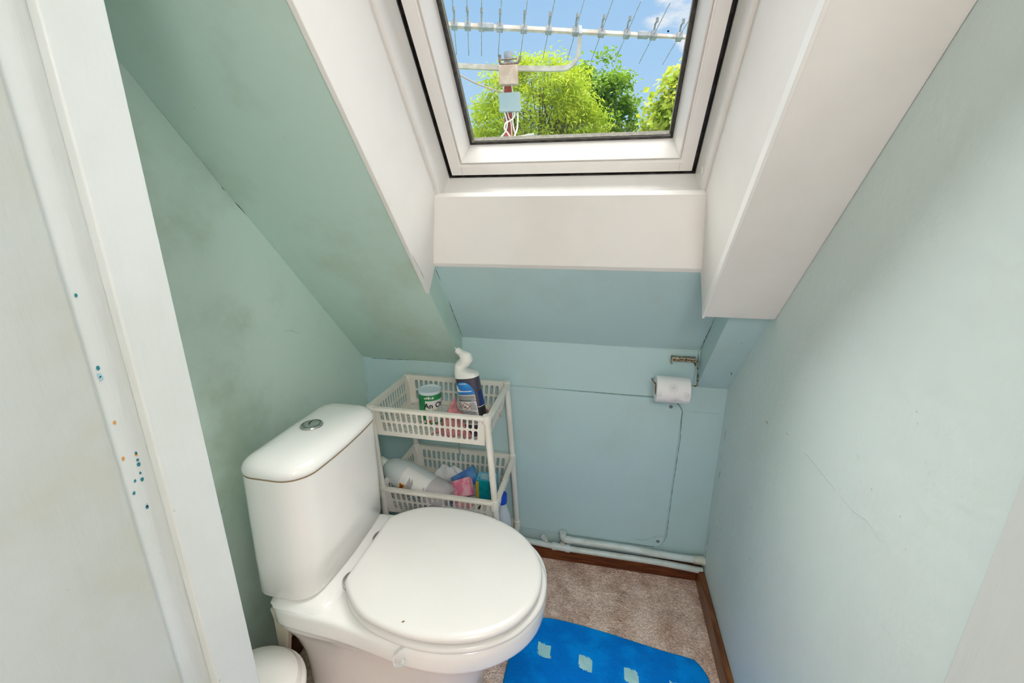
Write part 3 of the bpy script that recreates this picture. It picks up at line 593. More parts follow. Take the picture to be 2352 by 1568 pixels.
# ================================================================== RACK
RK = dict(y0=1.053, y1=1.338)
TIERS = [(0.703, -0.662, -0.281), (0.431, -0.650, -0.262), (0.160, -0.640, -0.246)]
def slotted(m, P, U, V, w, h, cols, rows, mx, my, sw, sh, t, taper=0.0):
    """panel with rows of rounded slots. P origin, U / V unit directions, t thickness vector"""
    cw = (w - 2 * mx) / cols; ch = (h - 2 * my) / rows
    def pt(u, v):
        k = 1 - taper * (1 - v / h); return P + U * (w / 2 + (u - w / 2) * k) + V * v
    vs = []; fs = []
    def quad(a, b, c, d): o = len(vs); vs.extend([pt(*a), pt(*b), pt(*c), pt(*d)]); fs.append((o, o + 1, o + 2, o + 3))
    quad((0, 0), (w, 0), (w, my), (0, my)); quad((0, h - my), (w, h - my), (w, h), (0, h))
    quad((0, my), (mx, my), (mx, h - my), (0, h - my)); quad((w - mx, my), (w, my), (w, h - my), (w - mx, h - my))
    K = 6
    for i in range(cols):
        for j in range(rows):
            cx = mx + cw * (i + 0.5); cy_ = my + ch * (j + 0.5); r = sw / 2; L_ = sh / 2 - r
            inner = [(cx + r * math.cos(PI * k / K), cy_ + L_ + r * math.sin(PI * k / K)) for k in range(K + 1)] + [(cx + r * math.cos(PI + PI * k / K), cy_ - L_ + r * math.sin(PI + PI * k / K)) for k in range(K + 1)]
            def outp(q):
                dx, dy = (q[0] - cx) / (cw / 2), (q[1] - cy_) / (ch / 2); k = max(abs(dx), abs(dy), 1e-9); return (cx + (q[0] - cx) / k, cy_ + (q[1] - cy_) / k)
            outer = [outp(q) for q in inner]
            corners = [(cx + cw / 2, cy_ + ch / 2), (cx - cw / 2, cy_ + ch / 2), (cx - cw / 2, cy_ - ch / 2), (cx + cw / 2, cy_ - ch / 2)]
            for ci, idx in ((0, 1), (1, K - 1), (2, K + 2), (3, 2 * K)): outer[idx] = corners[ci]
            n = len(inner); o = len(vs)
            vs.extend([pt(*q) for q in inner] + [pt(*q) for q in outer])
            for k in range(n): k2 = (k + 1) % n; fs.append((o + k, o + n + k, o + n + k2, o + k2))
    n0 = len(vs); both = vs + [p + t for p in vs]
    allf = fs + [tuple(reversed([i + n0 for i in f])) for f in fs]
    # side walls on boundary edges
    from collections import Counter
    key = lambda p: (round(p.x, 5), round(p.y, 5), round(p.z, 5))
    cnt = Counter()
    for f in fs:
        for k in range(len(f)):
            a, b = f[k], f[(k + 1) % len(f)]; cnt[frozenset((key(vs[a]), key(vs[b])))] += 1
    for f in fs:
        for k in range(len(f)):
            a, b = f[k], f[(k + 1) % len(f)]
            if cnt[frozenset((key(vs[a]), key(vs[b])))] == 1: allf.append((a, b, b + n0, a + n0))
    m.add(both, allf)
def build_rack():
    root = empty('storage_rack', (-0.45, 1.2, 0)); tag(root, 'white plastic three-tier storage rack with slotted baskets, in the corner behind the toilet', 'storage rack')
    y0, y1 = RK['y0'], RK['y1']; H = 0.098; PR = 0.0095
    for ti, (z, x0, x1) in enumerate(TIERS):
        m = MB()
        w = 0.013   # rim: flat band with a turned-down lip, rounded corners
        o = rrect(x0, x1, y0, y1, 0.016, 64); 
        m.loft([zed(o, z - 0.009), zed(o, z - 0.003), zed(offset(o, -0.0015), z - 0.0005), zed(offset(o, -0.003), z), zed(offset(o, -w), z), zed(offset(o, -w), z - 0.003), zed(offset(o, -0.0025), z - 0.004), zed(offset(o, -0.0025), z - 0.009)], closed=True)
        bk = m.build('basket', M['rackp'], root, smooth=40)
        m = MB(); ix0, ix1, iy0, iy1 = x0 + w, x1 - w, y0 + w, y1 - w; zz = z - H; lean = 0.010
        for nm, P, U, V0, wd, cols, mx in ((0, Vector((ix0, iy0, zz)), Vector((1, 0, 0)), Vector((0, -lean, H)), ix1 - ix0, 18, 0.022), (1, Vector((ix0, iy1, zz)), Vector((1, 0, 0)), Vector((0, lean, H)), ix1 - ix0, 17, 0.022),
                                  (2, Vector((ix0, iy0, zz)), Vector((0, 1, 0)), Vector((-lean, 0, H)), iy1 - iy0, 12, 0.030), (3, Vector((ix1, iy0, zz)), Vector((0, 1, 0)), Vector((lean, 0, H)), iy1 - iy0, 12, 0.030)):
            V = V0.normalized(); h = V0.length; inn = (Vector((0, 1, 0)), Vector((0, -1, 0)), Vector((1, 0, 0)), Vector((-1, 0, 0)))[nm]
            P2 = P + (-V0 * 0 + {0: Vector((0, lean, 0)), 1: Vector((0, -lean, 0)), 2: Vector((lean, 0, 0)), 3: Vector((-lean, 0, 0))}[nm])
            slotted(m, P2, U, V, wd, h, cols, 2, mx, 0.012, 0.0116 if nm < 2 else 0.0110, 0.0320, inn * 0.0020, 2 * lean / wd)
        m.build('basket_sides', M['rackp'], bk, smooth=0)
        m = MB(); fx0, fx1, fy0, fy1 = ix0 + lean, ix1 - lean, iy0 + lean, iy1 - lean
        m.box((fx0, fy0, zz), (fx1, fy0 + 0.012, zz + 0.002)); m.box((fx0, fy1 - 0.012, zz), (fx1, fy1, zz + 0.002)); m.box((fx0, fy0 + 0.012, zz), (fx0 + 0.012, fy1 - 0.012, zz + 0.002)); m.box((fx1 - 0.012, fy0 + 0.012, zz), (fx1, fy1 - 0.012, zz + 0.002))
        bx0, bx1, by0, by1 = fx0 + 0.010, fx1 - 0.010, fy0 + 0.010, fy1 - 0.010
        c = bx0 - (by1 - by0) + 0.01; bw = 0.0032
        while c < bx1:          # diagonal bars x - y = const
            ys, ye = by0, by1; xa, xb = c, c + (by1 - by0)
            if xa < bx0: ys += bx0 - xa; xa = bx0
            if xb > bx1: ye -= xb - bx1; xb = bx1
            if ye - ys > 0.012:
                d = bw * 0.7
                m.add([(xa - d, ys + d, zz), (xa + d, ys - d, zz), (xb + d, ye - d, zz), (xb - d, ye + d, zz), (xa - d, ys + d, zz + 0.002), (xa + d, ys - d, zz + 0.002), (xb + d, ye - d, zz + 0.002), (xb - d, ye + d, zz + 0.002)], [(0, 3, 2, 1), (4, 5, 6, 7), (0, 1, 5, 4), (1, 2, 6, 5), (2, 3, 7, 6), (3, 0, 4, 7)])
            c += 0.0165
        for k in range(1, 4): xx = fx0 + (fx1 - fx0) * k / 4; m.box((xx - 0.004, fy0, zz + 0.0001), (xx + 0.004, fy1, zz + 0.0021))
        m.build('basket_floor', M['rackp'], bk, smooth=0)
        for sx in (0, 1):
            for sy_ in (0, 1):
                px = (x0 + 0.0135, x1 - 0.0135)[sx]; py = (y0 + 0.0135, y1 - 0.0135)[sy_]
                m = MB(); m.lathe([(0.0128, -0.030 if ti else -0.020), (0.0132, -0.004), (0.0118, -0.004 + 0.0035), (0.0118, 0.002), (0.0105, 0.0035), (0.0, 0.0035)], 20, Matrix.Translation((px, py, z)), cap=False); m.build('corner_socket', M['rackp'], bk)
                top = Vector((px, py, z - 0.002))
                if ti < 2: z2, a0, a1 = TIERS[ti + 1]; bot = Vector(((a0 + 0.0135, a1 - 0.0135)[sx], py, z2 + 0.001))
                else: bot = Vector((px, py, 0.0))
                m = MB(); m.tube([bot, top], PR, 18); m.build('post', M['rackp'], root)
build_rack()
F1 = TIERS[0][0] - 0.098 + 0.0022; F2 = TIERS[1][0] - 0.098 + 0.0022; F3 = TIERS[2][0] - 0.098 + 0.0022

# ================================================================== THINGS IN THE RACK
def build_cleaner():
    base = Vector((-0.338, 1.128, F1 + 0.006))
    root = empty('toilet_cleaner_bottle', base); tag(root, 'angle-necked toilet cleaner bottle of dark liquid, leaning in the top basket of the rack', 'bottle')
    tilt = Matrix.Translation(base) @ Matrix.Rotation(math.radians(-11), 4, 'Y') @ Matrix.Rotation(math.radians(-4), 4, 'X') @ Matrix.Rotation(math.radians(-16), 4, 'Z')
    def ell(cx, cz, rx, ry, n=40, e=2.6, tx=0.0):
        out = []
        for k in range(n):
            a = 2 * PI * k / n; c, s = math.cos(a), math.sin(a)
            x = rx * math.copysign(abs(c) ** (2 / e), c); y = ry * math.copysign(abs(s) ** (2 / e), s)
            out.append(tilt @ Vector((cx + x * math.cos(tx), y, cz + x * math.sin(tx))))
        return out
    HB = 0.190
    m = MB(); m.loft([ell(0, 0, 0.034, 0.020), ell(0, 0.003, 0.0375, 0.0235), ell(0, 0.05, 0.038, 0.024), ell(0, 0.12, 0.038, 0.024), ell(0, HB - 0.012, 0.0375, 0.0235)])
    body = m.build('body', M['navy'], root, smooth=50)
    m = MB(); m.loft([ell(0, HB - 0.012, 0.0376, 0.0236, tx=0.0), ell(0.0, HB - 0.002, 0.0368, 0.0228), ell(-0.003, HB + 0.0059, 0.033, 0.020, tx=-0.15), ell(-0.012, HB + 0.0111, 0.024, 0.018, e=2, tx=-0.25), ell(-0.018, HB + 0.0192, 0.0165, 0.0155, e=2, tx=-0.5), ell(-0.012, HB + 0.0266, 0.0150, 0.0150, e=2, tx=-1.0), ell(0.000, HB + 0.0311, 0.0178, 0.0168, e=2, tx=-0.9), ell(0.008, HB + 0.0385, 0.0212, 0.0190, e=2, tx=-0.2), ell(0.008, HB + 0.0474, 0.0205, 0.0185, e=2, tx=0.35), ell(0.002, HB + 0.0548, 0.0135, 0.0135, e=2, tx=0.8), ell(-0.005, HB + 0.0592, 0.0100, 0.0100, e=2, tx=0.9)])
    m.build('swan_neck', M['bottlew'], root, smooth=60)
    d = Vector((-math.sin(0.85), 0, math.cos(0.85))); p0 = Vector((-0.002, 0, HB + 0.0575))
    m = MB(); rings = []
    q = d.orthogonal().normalized(); q2 = d.cross(q)
    for r, t in ((0.0102, 0), (0.0102, 0.004), (0.0088, 0.005), (0.0088, 0.006), (0.0100, 0.007), (0.0100, 0.010), (0.0086, 0.011), (0.0086, 0.012), (0.0098, 0.013), (0.0092, 0.0185), (0.006, 0.020)): rings.append([tilt @ (p0 + d * t + (q * math.cos(a * PI / 10) + q2 * math.sin(a * PI / 10)) * r) for a in range(20)])
    m.loft(rings); m.build('nozzle', M['bottlew'], root, smooth=30)
    m = MB(); m.tube([tilt @ (p0 + d * 0.019), tilt @ (p0 + d * 0.028)], [0.0038, 0.003], 12); m.build('spout', M['bottlec'], root)
    # label wrapped on the front and its right flank
    def wrap(u, v, off=0.0006):    # u along the perimeter from the middle of the front, v up
        rx, ry, e = 0.038 + off, 0.024 + off, 2.6
        a = -PI / 2 + u / 0.031; c, s = math.cos(a), math.sin(a)
        return tilt @ Vector((rx * math.copysign(abs(c) ** (2 / e), c), ry * math.copysign(abs(s) ** (2 / e), s), v + 0.020))
    U0, U1 = -0.030, 0.024
    m = MB(); strip_quads(m, wrap, U0, 0.018, U1, 0.110, 0, 22, 3)
    for k in range(6): strip_quads(m, lambda u, v: wrap(u, v, 0.0011), U0 + 0.003, 0.1065 - k * 0.0026, U1 - 0.002 - (0.012 if k == 5 else 0), 0.1053 - k * 0.0026, 1, 14, 1)
    strip_quads(m, lambda u, v: wrap(u, v, 0.0011), U0, 0.0905, U1, 0.0925, 1, 14, 1)
    rl = random.Random(5)
    for k in range(6):
        L_ = rl.uniform(0.010, 0.018); strip_quads(m, lambda u, v: wrap(u, v, 0.0011), U1 - 0.020, 0.0855 - k * 0.0038, U1 - 0.020 + L_, 0.0842 - k * 0.0038, 1, 6, 1)
    for k in range(15):
        L_ = rl.uniform(0.034, 0.050); strip_quads(m, lambda u, v: wrap(u, v, 0.0011), U0 + 0.003, 0.0615 - k * 0.0027, U0 + 0.003 + L_, 0.0602 - k * 0.0027, 1, 14, 1)
    lb = m.build('label', [M['grey_lbl'], M['print'] if False else M['black']], body, smooth=60)
    m = MB()     # red-edged hazard diamonds with black marks
    for cu in (-0.021, -0.004):
        for r, mi, off in ((0.0105, 0, 0.0012), (0.0080, 1, 0.0016)):
            K = 6; pts = []
            for (a, b) in (((0, 1), (1, 0)), ((1, 0), (0, -1)), ((0, -1), (-1, 0)), ((-1, 0), (0, 1))):
                for k in range(K): t = k / K; pts.append((cu + r * 0.92 * (a[0] * (1 - t) + b[0] * t), 0.0755 + r * 1.1 * (a[1] * (1 - t) + b[1] * t)))
            ctr = wrap(cu, 0.0755, off); vs = [wrap(u, v, off) for u, v in pts] + [ctr]; n = len(pts)
            m.add(vs, [(k, (k + 1) % n, n) for k in range(n)], mi)
        for (du, dv, w, h) in ((-0.003, 0.002, 0.0045, 0.0016), (0.0, -0.0035, 0.006, 0.0022), (0.0015, 0.0005, 0.0018, 0.004), (-0.002, -0.001, 0.002, 0.003)):
            strip_quads(m, lambda u, v: wrap(u, v, 0.0020), cu + du - w / 2, 0.0755 + dv - h / 2, cu + du + w / 2, 0.0755 + dv + h / 2, 2, 2, 1)
    m.build('hazard_sign', [M['red_ink'], M['white_lbl'], M['black']], body, smooth=0)
    # blue domed badge with a white swoosh above the label
    m = MB(); K = 20
    pts = [(U0 + (U1 - U0) * k / K, 0.1115) for k in range(K + 1)] + [(U1 - (U1 - U0) * k / K, 0.1165 + 0.034 * math.sin(PI * k / K) ** 0.55) for k in range(K + 1)]
    n = len(pts); rows = []
    for k in range(K + 1):
        u = U0 + (U1 - U0) * k / K; top = 0.1165 + 0.032 * max(0.0, math.sin(PI * k / K)) ** 0.6
        rows.append([wrap(u, 0.1115 + (top - 0.1115) * j / 4, 0.0008) for j in range(5)])
    m.add([p for r in rows for p in r], [(k * 5 + j, (k + 1) * 5 + j, (k + 1) * 5 + j + 1, k * 5 + j + 1) for k in range(K) for j in range(4)], 0)
    rows = []
    for k in range(13):
        t = k / 12; u = U0 + 0.006 + 0.040 * t; c = 0.121 + 0.018 * math.exp(-((t - 0.08) / 0.16) ** 2); b = 0.1185 + 0.0012 * t
        rows.append([wrap(u, b, 0.0013), wrap(u, max(b + 0.0012, c * (1 - 0.0 * t) + 0.001), 0.0013)])
    m.add([p for r in rows for p in r], [(k * 2, (k + 1) * 2, (k + 1) * 2 + 1, k * 2 + 1) for k in range(12)], 1)
    strip_quads(m, lambda u, v: wrap(u, v, 0.0013), -0.010, 0.1425, 0.006, 0.1440, 1, 6, 1)
    m.build('badge', [M['blue_lbl'], M['white_lbl']], body, smooth=60)
    m = MB()    # flank print: blue then black below a pale line
    strip_quads(m, wrap, U1 + 0.002, 0.012, U1 + 0.030, 0.070, 0, 12, 2); strip_quads(m, wrap, U1 + 0.002, 0.070, U1 + 0.030, 0.0718, 1, 12, 1); strip_quads(m, wrap, U1 + 0.012, 0.0718, U1 + 0.030, 0.115, 2, 12, 2)
    m.build('side_label', [M['black'], M['white_lbl'], mat('deep_blue_print', (0.01, 0.03, 0.16, 1), 0.3)], body, smooth=60)
build_cleaner()

def build_can():
    c = Vector((-0.510, 1.185, F1 + 0.001)); R = 0.0345; H = 0.112
    root = empty('powder_can', c); tag(root, 'round can with green label and pale blue lid in the top basket', 'can')
    T4 = Matrix.Translation(c)
    m = MB(); m.lathe([(R - 0.002, 0), (R, 0.002), (R, H - 0.008), (R, H - 0.007)], 40, T4); b = m.build('body', M['white_lbl'], root)
    m = MB(); m.lathe([(R + 0.0012, H - 0.009), (R + 0.0016, H - 0.004), (R + 0.001, H), (R - 0.003, H), (R - 0.004, H - 0.003), (0.0, H - 0.003)], 40, T4, cap=False); m.build('lid', M['canlid'], root)
    def wrap(u, v, off=0.0004): a = -PI / 2 + u / R + 0.27; return c + Vector(((R + off) * math.cos(a), (R + off) * math.sin(a), v))
    m = MB(); strip_quads(m, wrap, -PI * R, 0.084, PI * R, H - 0.010, 0, 40, 1); strip_quads(m, wrap, -PI * R, 0.004, PI * R, 0.010, 0, 40, 1); strip_quads(m, wrap, -PI * R, 0.018, -0.012, 0.084, 0, 10, 1)
    m.build('label_band', M['green'], b, smooth=60)
    m = MB(); w2 = lambda u, v: wrap(u, v, 0.0009)
    map_text(m, w2, 'An Or', 0.024, -0.016, 0.060, 0, 0.0005); map_text(m, w2, 'VEN ODE', 0.0125, -0.019, 0.047, 1); map_text(m, w2, 'TEM DE', 0.0125, -0.016, 0.0345, 1)
    strip_quads(m, w2, -0.012, 0.010, 0.004, 0.020, 2, 4, 1); strip_quads(m, w2, 0.006, 0.009, 0.016, 0.021, 2, 4, 1)
    [strip_quads(m, w2, -0.014 + k * 0.006, 0.0900 + 0.001 * (k % 2), -0.0095 + k * 0.006, 0.0945 + 0.002 * (k % 3), 3, 2, 1) for k in range(5)]
    m.build('lettering', [M['black'], M['lime'], M['brownp'], M['white_lbl']], b, smooth=0)
build_can()

def cloth_blob(name, label, base, pts_fn, nu=36, nv=18, matn='pinkcloth'):
    m = MB(); vs = [pts_fn(i / nu, j / nv) for j in range(nv + 1) for i in range(nu + 1)]
    fs = [(j * (nu + 1) + i, j * (nu + 1) + i + 1, (j + 1) * (nu + 1) + i + 1, (j + 1) * (nu + 1) + i) for j in range(nv) for i in range(nu)]
    m.add(vs, fs); o = m.build(name, M[matn], smooth=80)
    so_ = o.modifiers.new('thickness', 'SOLIDIFY'); so_.thickness = 0.0025; so_.offset = 0
    return o
def build_cloths():
    def f(u, v):     # folded peak: ridge high in the middle, skirts spreading to the basket floor
        x = -0.468 + 0.108 * u; t = 1 - v
        ridge = max(0.0, 1 - abs((u - 0.50) / 0.50) ** 1.35)
        h = 0.004 + (0.098 * ridge + 0.010 * math.sin(u * 17)) * (t ** 0.9 if v < 1 else 0)
        y = 1.146 - 0.044 * v ** 0.8 - 0.010 * math.sin(u * 13 + v * 2.5) * (0.3 + 0.7 * v)
        return Vector((x + 0.012 * math.sin(v * 4 + u * 6), y, F1 + max(0.003, h)))
    o = cloth_blob('cleaning_cloth', '', None, f); tag(o, 'crumpled pink cloth bunched between the can and the cleaner bottle in the top basket', 'cloth', 'pink cloths in the top basket')
    def g(u, v):
        return Vector((-0.345 + 0.035 * u + 0.01 * v, 1.225 + 0.03 * v + 0.006 * math.sin(u * 9), F1 + 0.003 + (1 - v) * (0.030 + 0.012 * u) + 0.003 * math.sin(u * 12 + v * 5)))
    o = cloth_blob('cleaning_cloth', '', None, g, 14, 10); tag(o, 'pink cloth corner poking up behind the cleaner bottle', 'cloth', 'pink cloths in the top basket')
    p, q = at_y(1052, 1014, 1.12), at_y(1057, 1044, 1.12)
    m = MB(); m.tube([p + Vector((0, 0, 0.012)), p, q], [0.0042, 0.0040, 0.0015], 10); o = m.build('metal_spike', M['steel']); tag(o, 'dull metal spike poking down through the floor of the top basket', 'tool')
build_cloths()

def frame4(o, ex, ey, ez):
    return Matrix(((ex.x, ey.x, ez.x, o.x), (ex.y, ey.y, ez.y, o.y), (ex.z, ey.z, ez.z, o.z), (0, 0, 0, 1)))
def build_jug():
    # lying on its side: neck end high to the left against the cistern, base low to the right
    a = Vector((-0.636, 1.150, 0.437)); b = Vector((-0.452, 1.112, F2 + 0.0475))
    ax = (b - a).normalized(); up = Vector((0, 0, 1)); up = (up - ax * up.dot(ax)).normalized(); sd_ = ax.cross(up)
    root = empty('cleaner_jug', a); tag(root, 'milky plastic jug with white hazard label lying in the middle basket', 'bottle')
    L_ = (b - a).length
    R = 0.046
    def ringat(t, r, dz=0.0, sq=2.3):
        out = []
        for k in range(36):
            q = 2 * PI * k / 36; c, s = math.cos(q), math.sin(q)
            out.append(a + ax * t + up * (r * math.copysign(abs(c) ** (2 / sq), c) + dz) + sd_ * r * math.copysign(abs(s) ** (2 / sq), s))
        return out
    m = MB(); secs = [(-0.030, 0.020), (-0.024, 0.026), (-0.012, 0.034), (0.008, 0.0405), (0.030, 0.0445), (0.050, R), (0.10, R), (0.145, R)]
    m.loft([ringat(t, r) for t, r in secs], mi=0); n1 = len(m.f)
    secs2 = [(0.145, R), (L_ - 0.015, R), (L_ + 0.006, 0.044), (L_ + 0.016, 0.037), (L_ + 0.0195, 0.028), (L_ + 0.0195, 0.012)]
    m.loft([ringat(t, r) for t, r in secs2], cap0=False, mi=1)
    body = m.build('body', [M['jug'], M['jugl']], root, smooth=60)
    m = MB(); m.loft([ringat(t, r, 0, 2.0) for t, r in ((-0.062, 0.016), (-0.060, 0.0185), (-0.032, 0.0185), (-0.031, 0.0175))]); m.build('cap', M['bottlew'], root, smooth=40)
    # wrapped label: u along the axis, v round the girth; front faces the camera and up
    def wrap(u, v, off=0.0007):
        q = v; c, s = math.cos(q), math.sin(q); sq = 2.3
        return a + ax * u + up * ((R + off) * math.copysign(abs(c) ** (2 / sq), c)) - sd_ * (-1) * (R + off) * math.copysign(abs(s) ** (2 / sq), s)
    # decide which side is towards the camera
    tst = wrap(0.1, 0.9); sgn = 1 if tst.y < a.y else -1
    W_ = lambda u, v, off=0.0007: wrap(u, sgn * v, off)
    v0, v1 = 0.12, 1.75; u0, u1 = 0.052, 0.142
    m = MB(); strip_quads(m, W_, u0, v0, u1, v1, 0, 8, 20)
    o1 = lambda u, v: W_(u, v, 0.0012)
    strip_quads(m, o1, u0 + 0.003, 1.38, u0 + 0.022, 1.74, 1, 4, 6)
    o2 = lambda u, v: W_(u, v, 0.0016)
    for k in range(2):      # black saltire on the orange square
        vs = []
        for i in range(7):
            t = i / 6; uu = u0 + 0.0065 + 0.012 * t; vv = 1.44 + 0.24 * (t if k else 1 - t)
            vs += [o2(uu - 0.0020, vv), o2(uu + 0.0020, vv)]
        m.add(vs, [(2 * i, 2 * i + 1, 2 * i + 3, 2 * i + 2) for i in range(6)], 2)
    for k in range(6): strip_quads(m, o1, u0 + 0.028 + k * 0.0034, 0.75 + 0.10 * (k % 3), u0 + 0.0294 + k * 0.0034, 1.66 - 0.05 * (k % 2), 2, 1, 10)
    strip_quads(m, o1, u0 + 0.0235, 1.30, u0 + 0.0250, 1.70, 2, 1, 6); strip_quads(m, o1, u0 + 0.051, 1.40, u0 + 0.0525, 1.70, 2, 1, 6)
    rb = random.Random(11); x = 1.36
    while x < 1.70: wdt = rb.choice((0.008, 0.014, 0.02)); strip_quads(m, o1, u1 - 0.016, x, u1 - 0.004, x + wdt, 2, 2, 1); x += wdt + rb.choice((0.008, 0.014))
    for k in range(3): strip_quads(m, o1, u1 - 0.007 + k * 0.002, 0.85, u1 - 0.0062 + k * 0.002, 1.08, 2, 1, 4)
    strip_quads(m, W_, u0, 1.75, u1, 1.95, 3, 8, 4)
    m.build('label', [M['white_lbl'], M['orange'], M['black'], mat('pale_blue_print', (0.30, 0.45, 0.52, 1), 0.4)], body, smooth=60)
build_jug()

def carton(name, label, cat, c, dims, rz, rx, ry, mats_faces, bevel=0.0012, group=None):
    """box centred at c; mats_faces = [material for all] or [all, front(-y)]"""
    T4 = Matrix.Translation(c) @ Matrix.Rotation(rz, 4, 'Z') @ Matrix.Rotation(ry, 4, 'Y') @ Matrix.Rotation(rx, 4, 'X')
    h = Vector(dims) / 2; m = MB(); m.box(tuple(-h), tuple(h), 0, T4)
    if len(mats_faces) > 1: m.mi[2] = 1
    o = m.build(name, mats_faces, smooth=30, bevel=bevel); tag(o, label, cat, group); return o, T4
def build_smalls():
    z = F2
    o, T = carton('soap_bar', 'bright pink wrapped soap bar beside the lying jug in the middle basket', 'soap', Vector((-0.405, 1.160, z + 0.056)), (0.064, 0.032, 0.058), 0.10, math.radians(-38), math.radians(-22), [M['pinksoap']], 0.004, 'pink soap bars')
    o, T = carton('soap_bar', 'paler pink soap bar lying in front of the bright pink one', 'soap', Vector((-0.394, 1.124, z + 0.0205)), (0.066, 0.030, 0.032), 0.28, math.radians(-10), math.radians(-8), [M['pinksoap2']], 0.004, 'pink soap bars')
    o, T = carton('carton', 'turquoise and blue carton tipped up behind the pink soap bars', 'box', Vector((-0.413, 1.218, z + 0.050)), (0.082, 0.042, 0.056), 0.35, math.radians(-30), math.radians(-28), [M['tealbox'], M['bluepack']], 0.002, 'cartons in the middle basket')
    m = MB(); map_text(m, lambda u, v: T @ Vector((-0.034 + u, -0.0206, -0.012 + v)), 'Kos', 0.022, 0, 0, 0); m.build('lettering', M['white_lbl'], o, smooth=0)
    o, T = carton('carton', 'light blue carton with teal front near the right end of the middle basket', 'box', Vector((-0.338, 1.215, z + 0.0362)), (0.066, 0.050, 0.072), 0.05, 0, 0, [M['ltblue'], M['teal_face']], 0.001, 'cartons in the middle basket')
    m = MB(); m.box((-0.0331, -0.0256, -0.036), (-0.0235, -0.0250, 0.032), 0, T); m.build('yellow_edge', M['yellow'], o, smooth=0)
    m = MB()
    for k in range(6): m.add([T @ Vector(p) for p in ((-0.020, -0.015 + k * 0.005, 0.0364), (0.006 - 0.004 * (k % 2), -0.015 + k * 0.005, 0.0364), (0.006 - 0.004 * (k % 2), -0.0132 + k * 0.005, 0.0364), (-0.020, -0.0132 + k * 0.005, 0.0364))], [(0, 1, 2, 3)])
    m.box((0.010, -0.021, 0.0360), (0.027, 0.021, 0.0364), 0, T); m.build('print_lines', M['white_lbl'], o, smooth=0)
    o, T = carton('soap_carton', 'flat cream card box with small black slot mark by the front right post', 'box', Vector((-0.336, 1.120, z + 0.0150)), (0.058, 0.046, 0.022), -0.32, math.radians(12), 0, [M['creamcard']], 0.001)
    m = MB(); m.box((-0.004, -0.008, 0.0108), (0.002, 0.010, 0.0114), 0, T)
    for k in range(8): m.box((-0.024 + k * 0.0055, -0.0234, -0.003), (-0.0205 + k * 0.0055, -0.0229, 0.003), 0, T)
    m.build('print_marks', M['black'], o, smooth=0)
    o, T = carton('packet', 'blue packet lying half under the base of the jug', 'packet', Vector((-0.432, 1.150, z + 0.011)), (0.040, 0.060, 0.018), 0.5, 0, math.radians(6), [M['bluepack']], 0.003)
    o, T = carton('plastic_scrap', 'small red scrap under the jug base in the middle basket', 'scrap', Vector((-0.458, 1.102, z + 0.0045)), (0.030, 0.010, 0.007), 0.2, 0, 0, [M['redbit']], 0.002)
    rt = random.Random(4)
    def f(u, v):
        x = -0.560 + 0.13 * u; y = 1.245 + 0.06 * v
        hgt = 0.050 * math.sin(PI * min(1, u * 1.0)) ** 0.6 * math.sin(PI * v) ** 0.5 if 0 < v < 1 else 0
        n_ = mnoise.noise(Vector((u * 6, v * 5, 1.3)))
        return Vector((x, y, z + 0.002 + max(0, hgt * (1 + 0.5 * n_))))
    o = cloth_blob('tissue', '', None, f, 30, 14, 'paper'); o.modifiers[0].thickness = 0.001; tag(o, 'crumpled white tissue behind the lying jug', 'tissue')
    # small bottle with a blue cap on the bottom tier
    c = Vector((-0.2865, 1.205, F3 + 0.0005)); root = empty('bottle', c); tag(root, 'milky bottle with a blue screw cap on the bottom tier of the rack', 'bottle')
    T4 = Matrix.Translation(c); zt = 0.345 - c.z
    zt = 0.262
    m = MB(); m.lathe([(0.028, 0), (0.031, 0.004), (0.031, zt * 0.62), (0.0305, zt * 0.68), (0.027, zt * 0.79), (0.0185, zt * 0.90), (0.0150, zt * 0.94), (0.0145, zt)], 32, T4); m.build('body', M['smallb'], root)
    m = MB(); m.lathe([(0.0165, zt - 0.004), (0.0172, zt), (0.0172, zt + 0.026), (0.0155, zt + 0.030), (0.0, zt + 0.0305)], 32, T4, cap=False); m.build('cap', M['bluecap'], root)
    carton('scrap_packet', 'cream packet with a red end in the bottom basket', 'packet', Vector((-0.47, 1.115, F3 + 0.016)), (0.16, 0.05, 0.03), 0.1, 0.1, 0, [M['creamcard']], 0.003)
build_smalls()

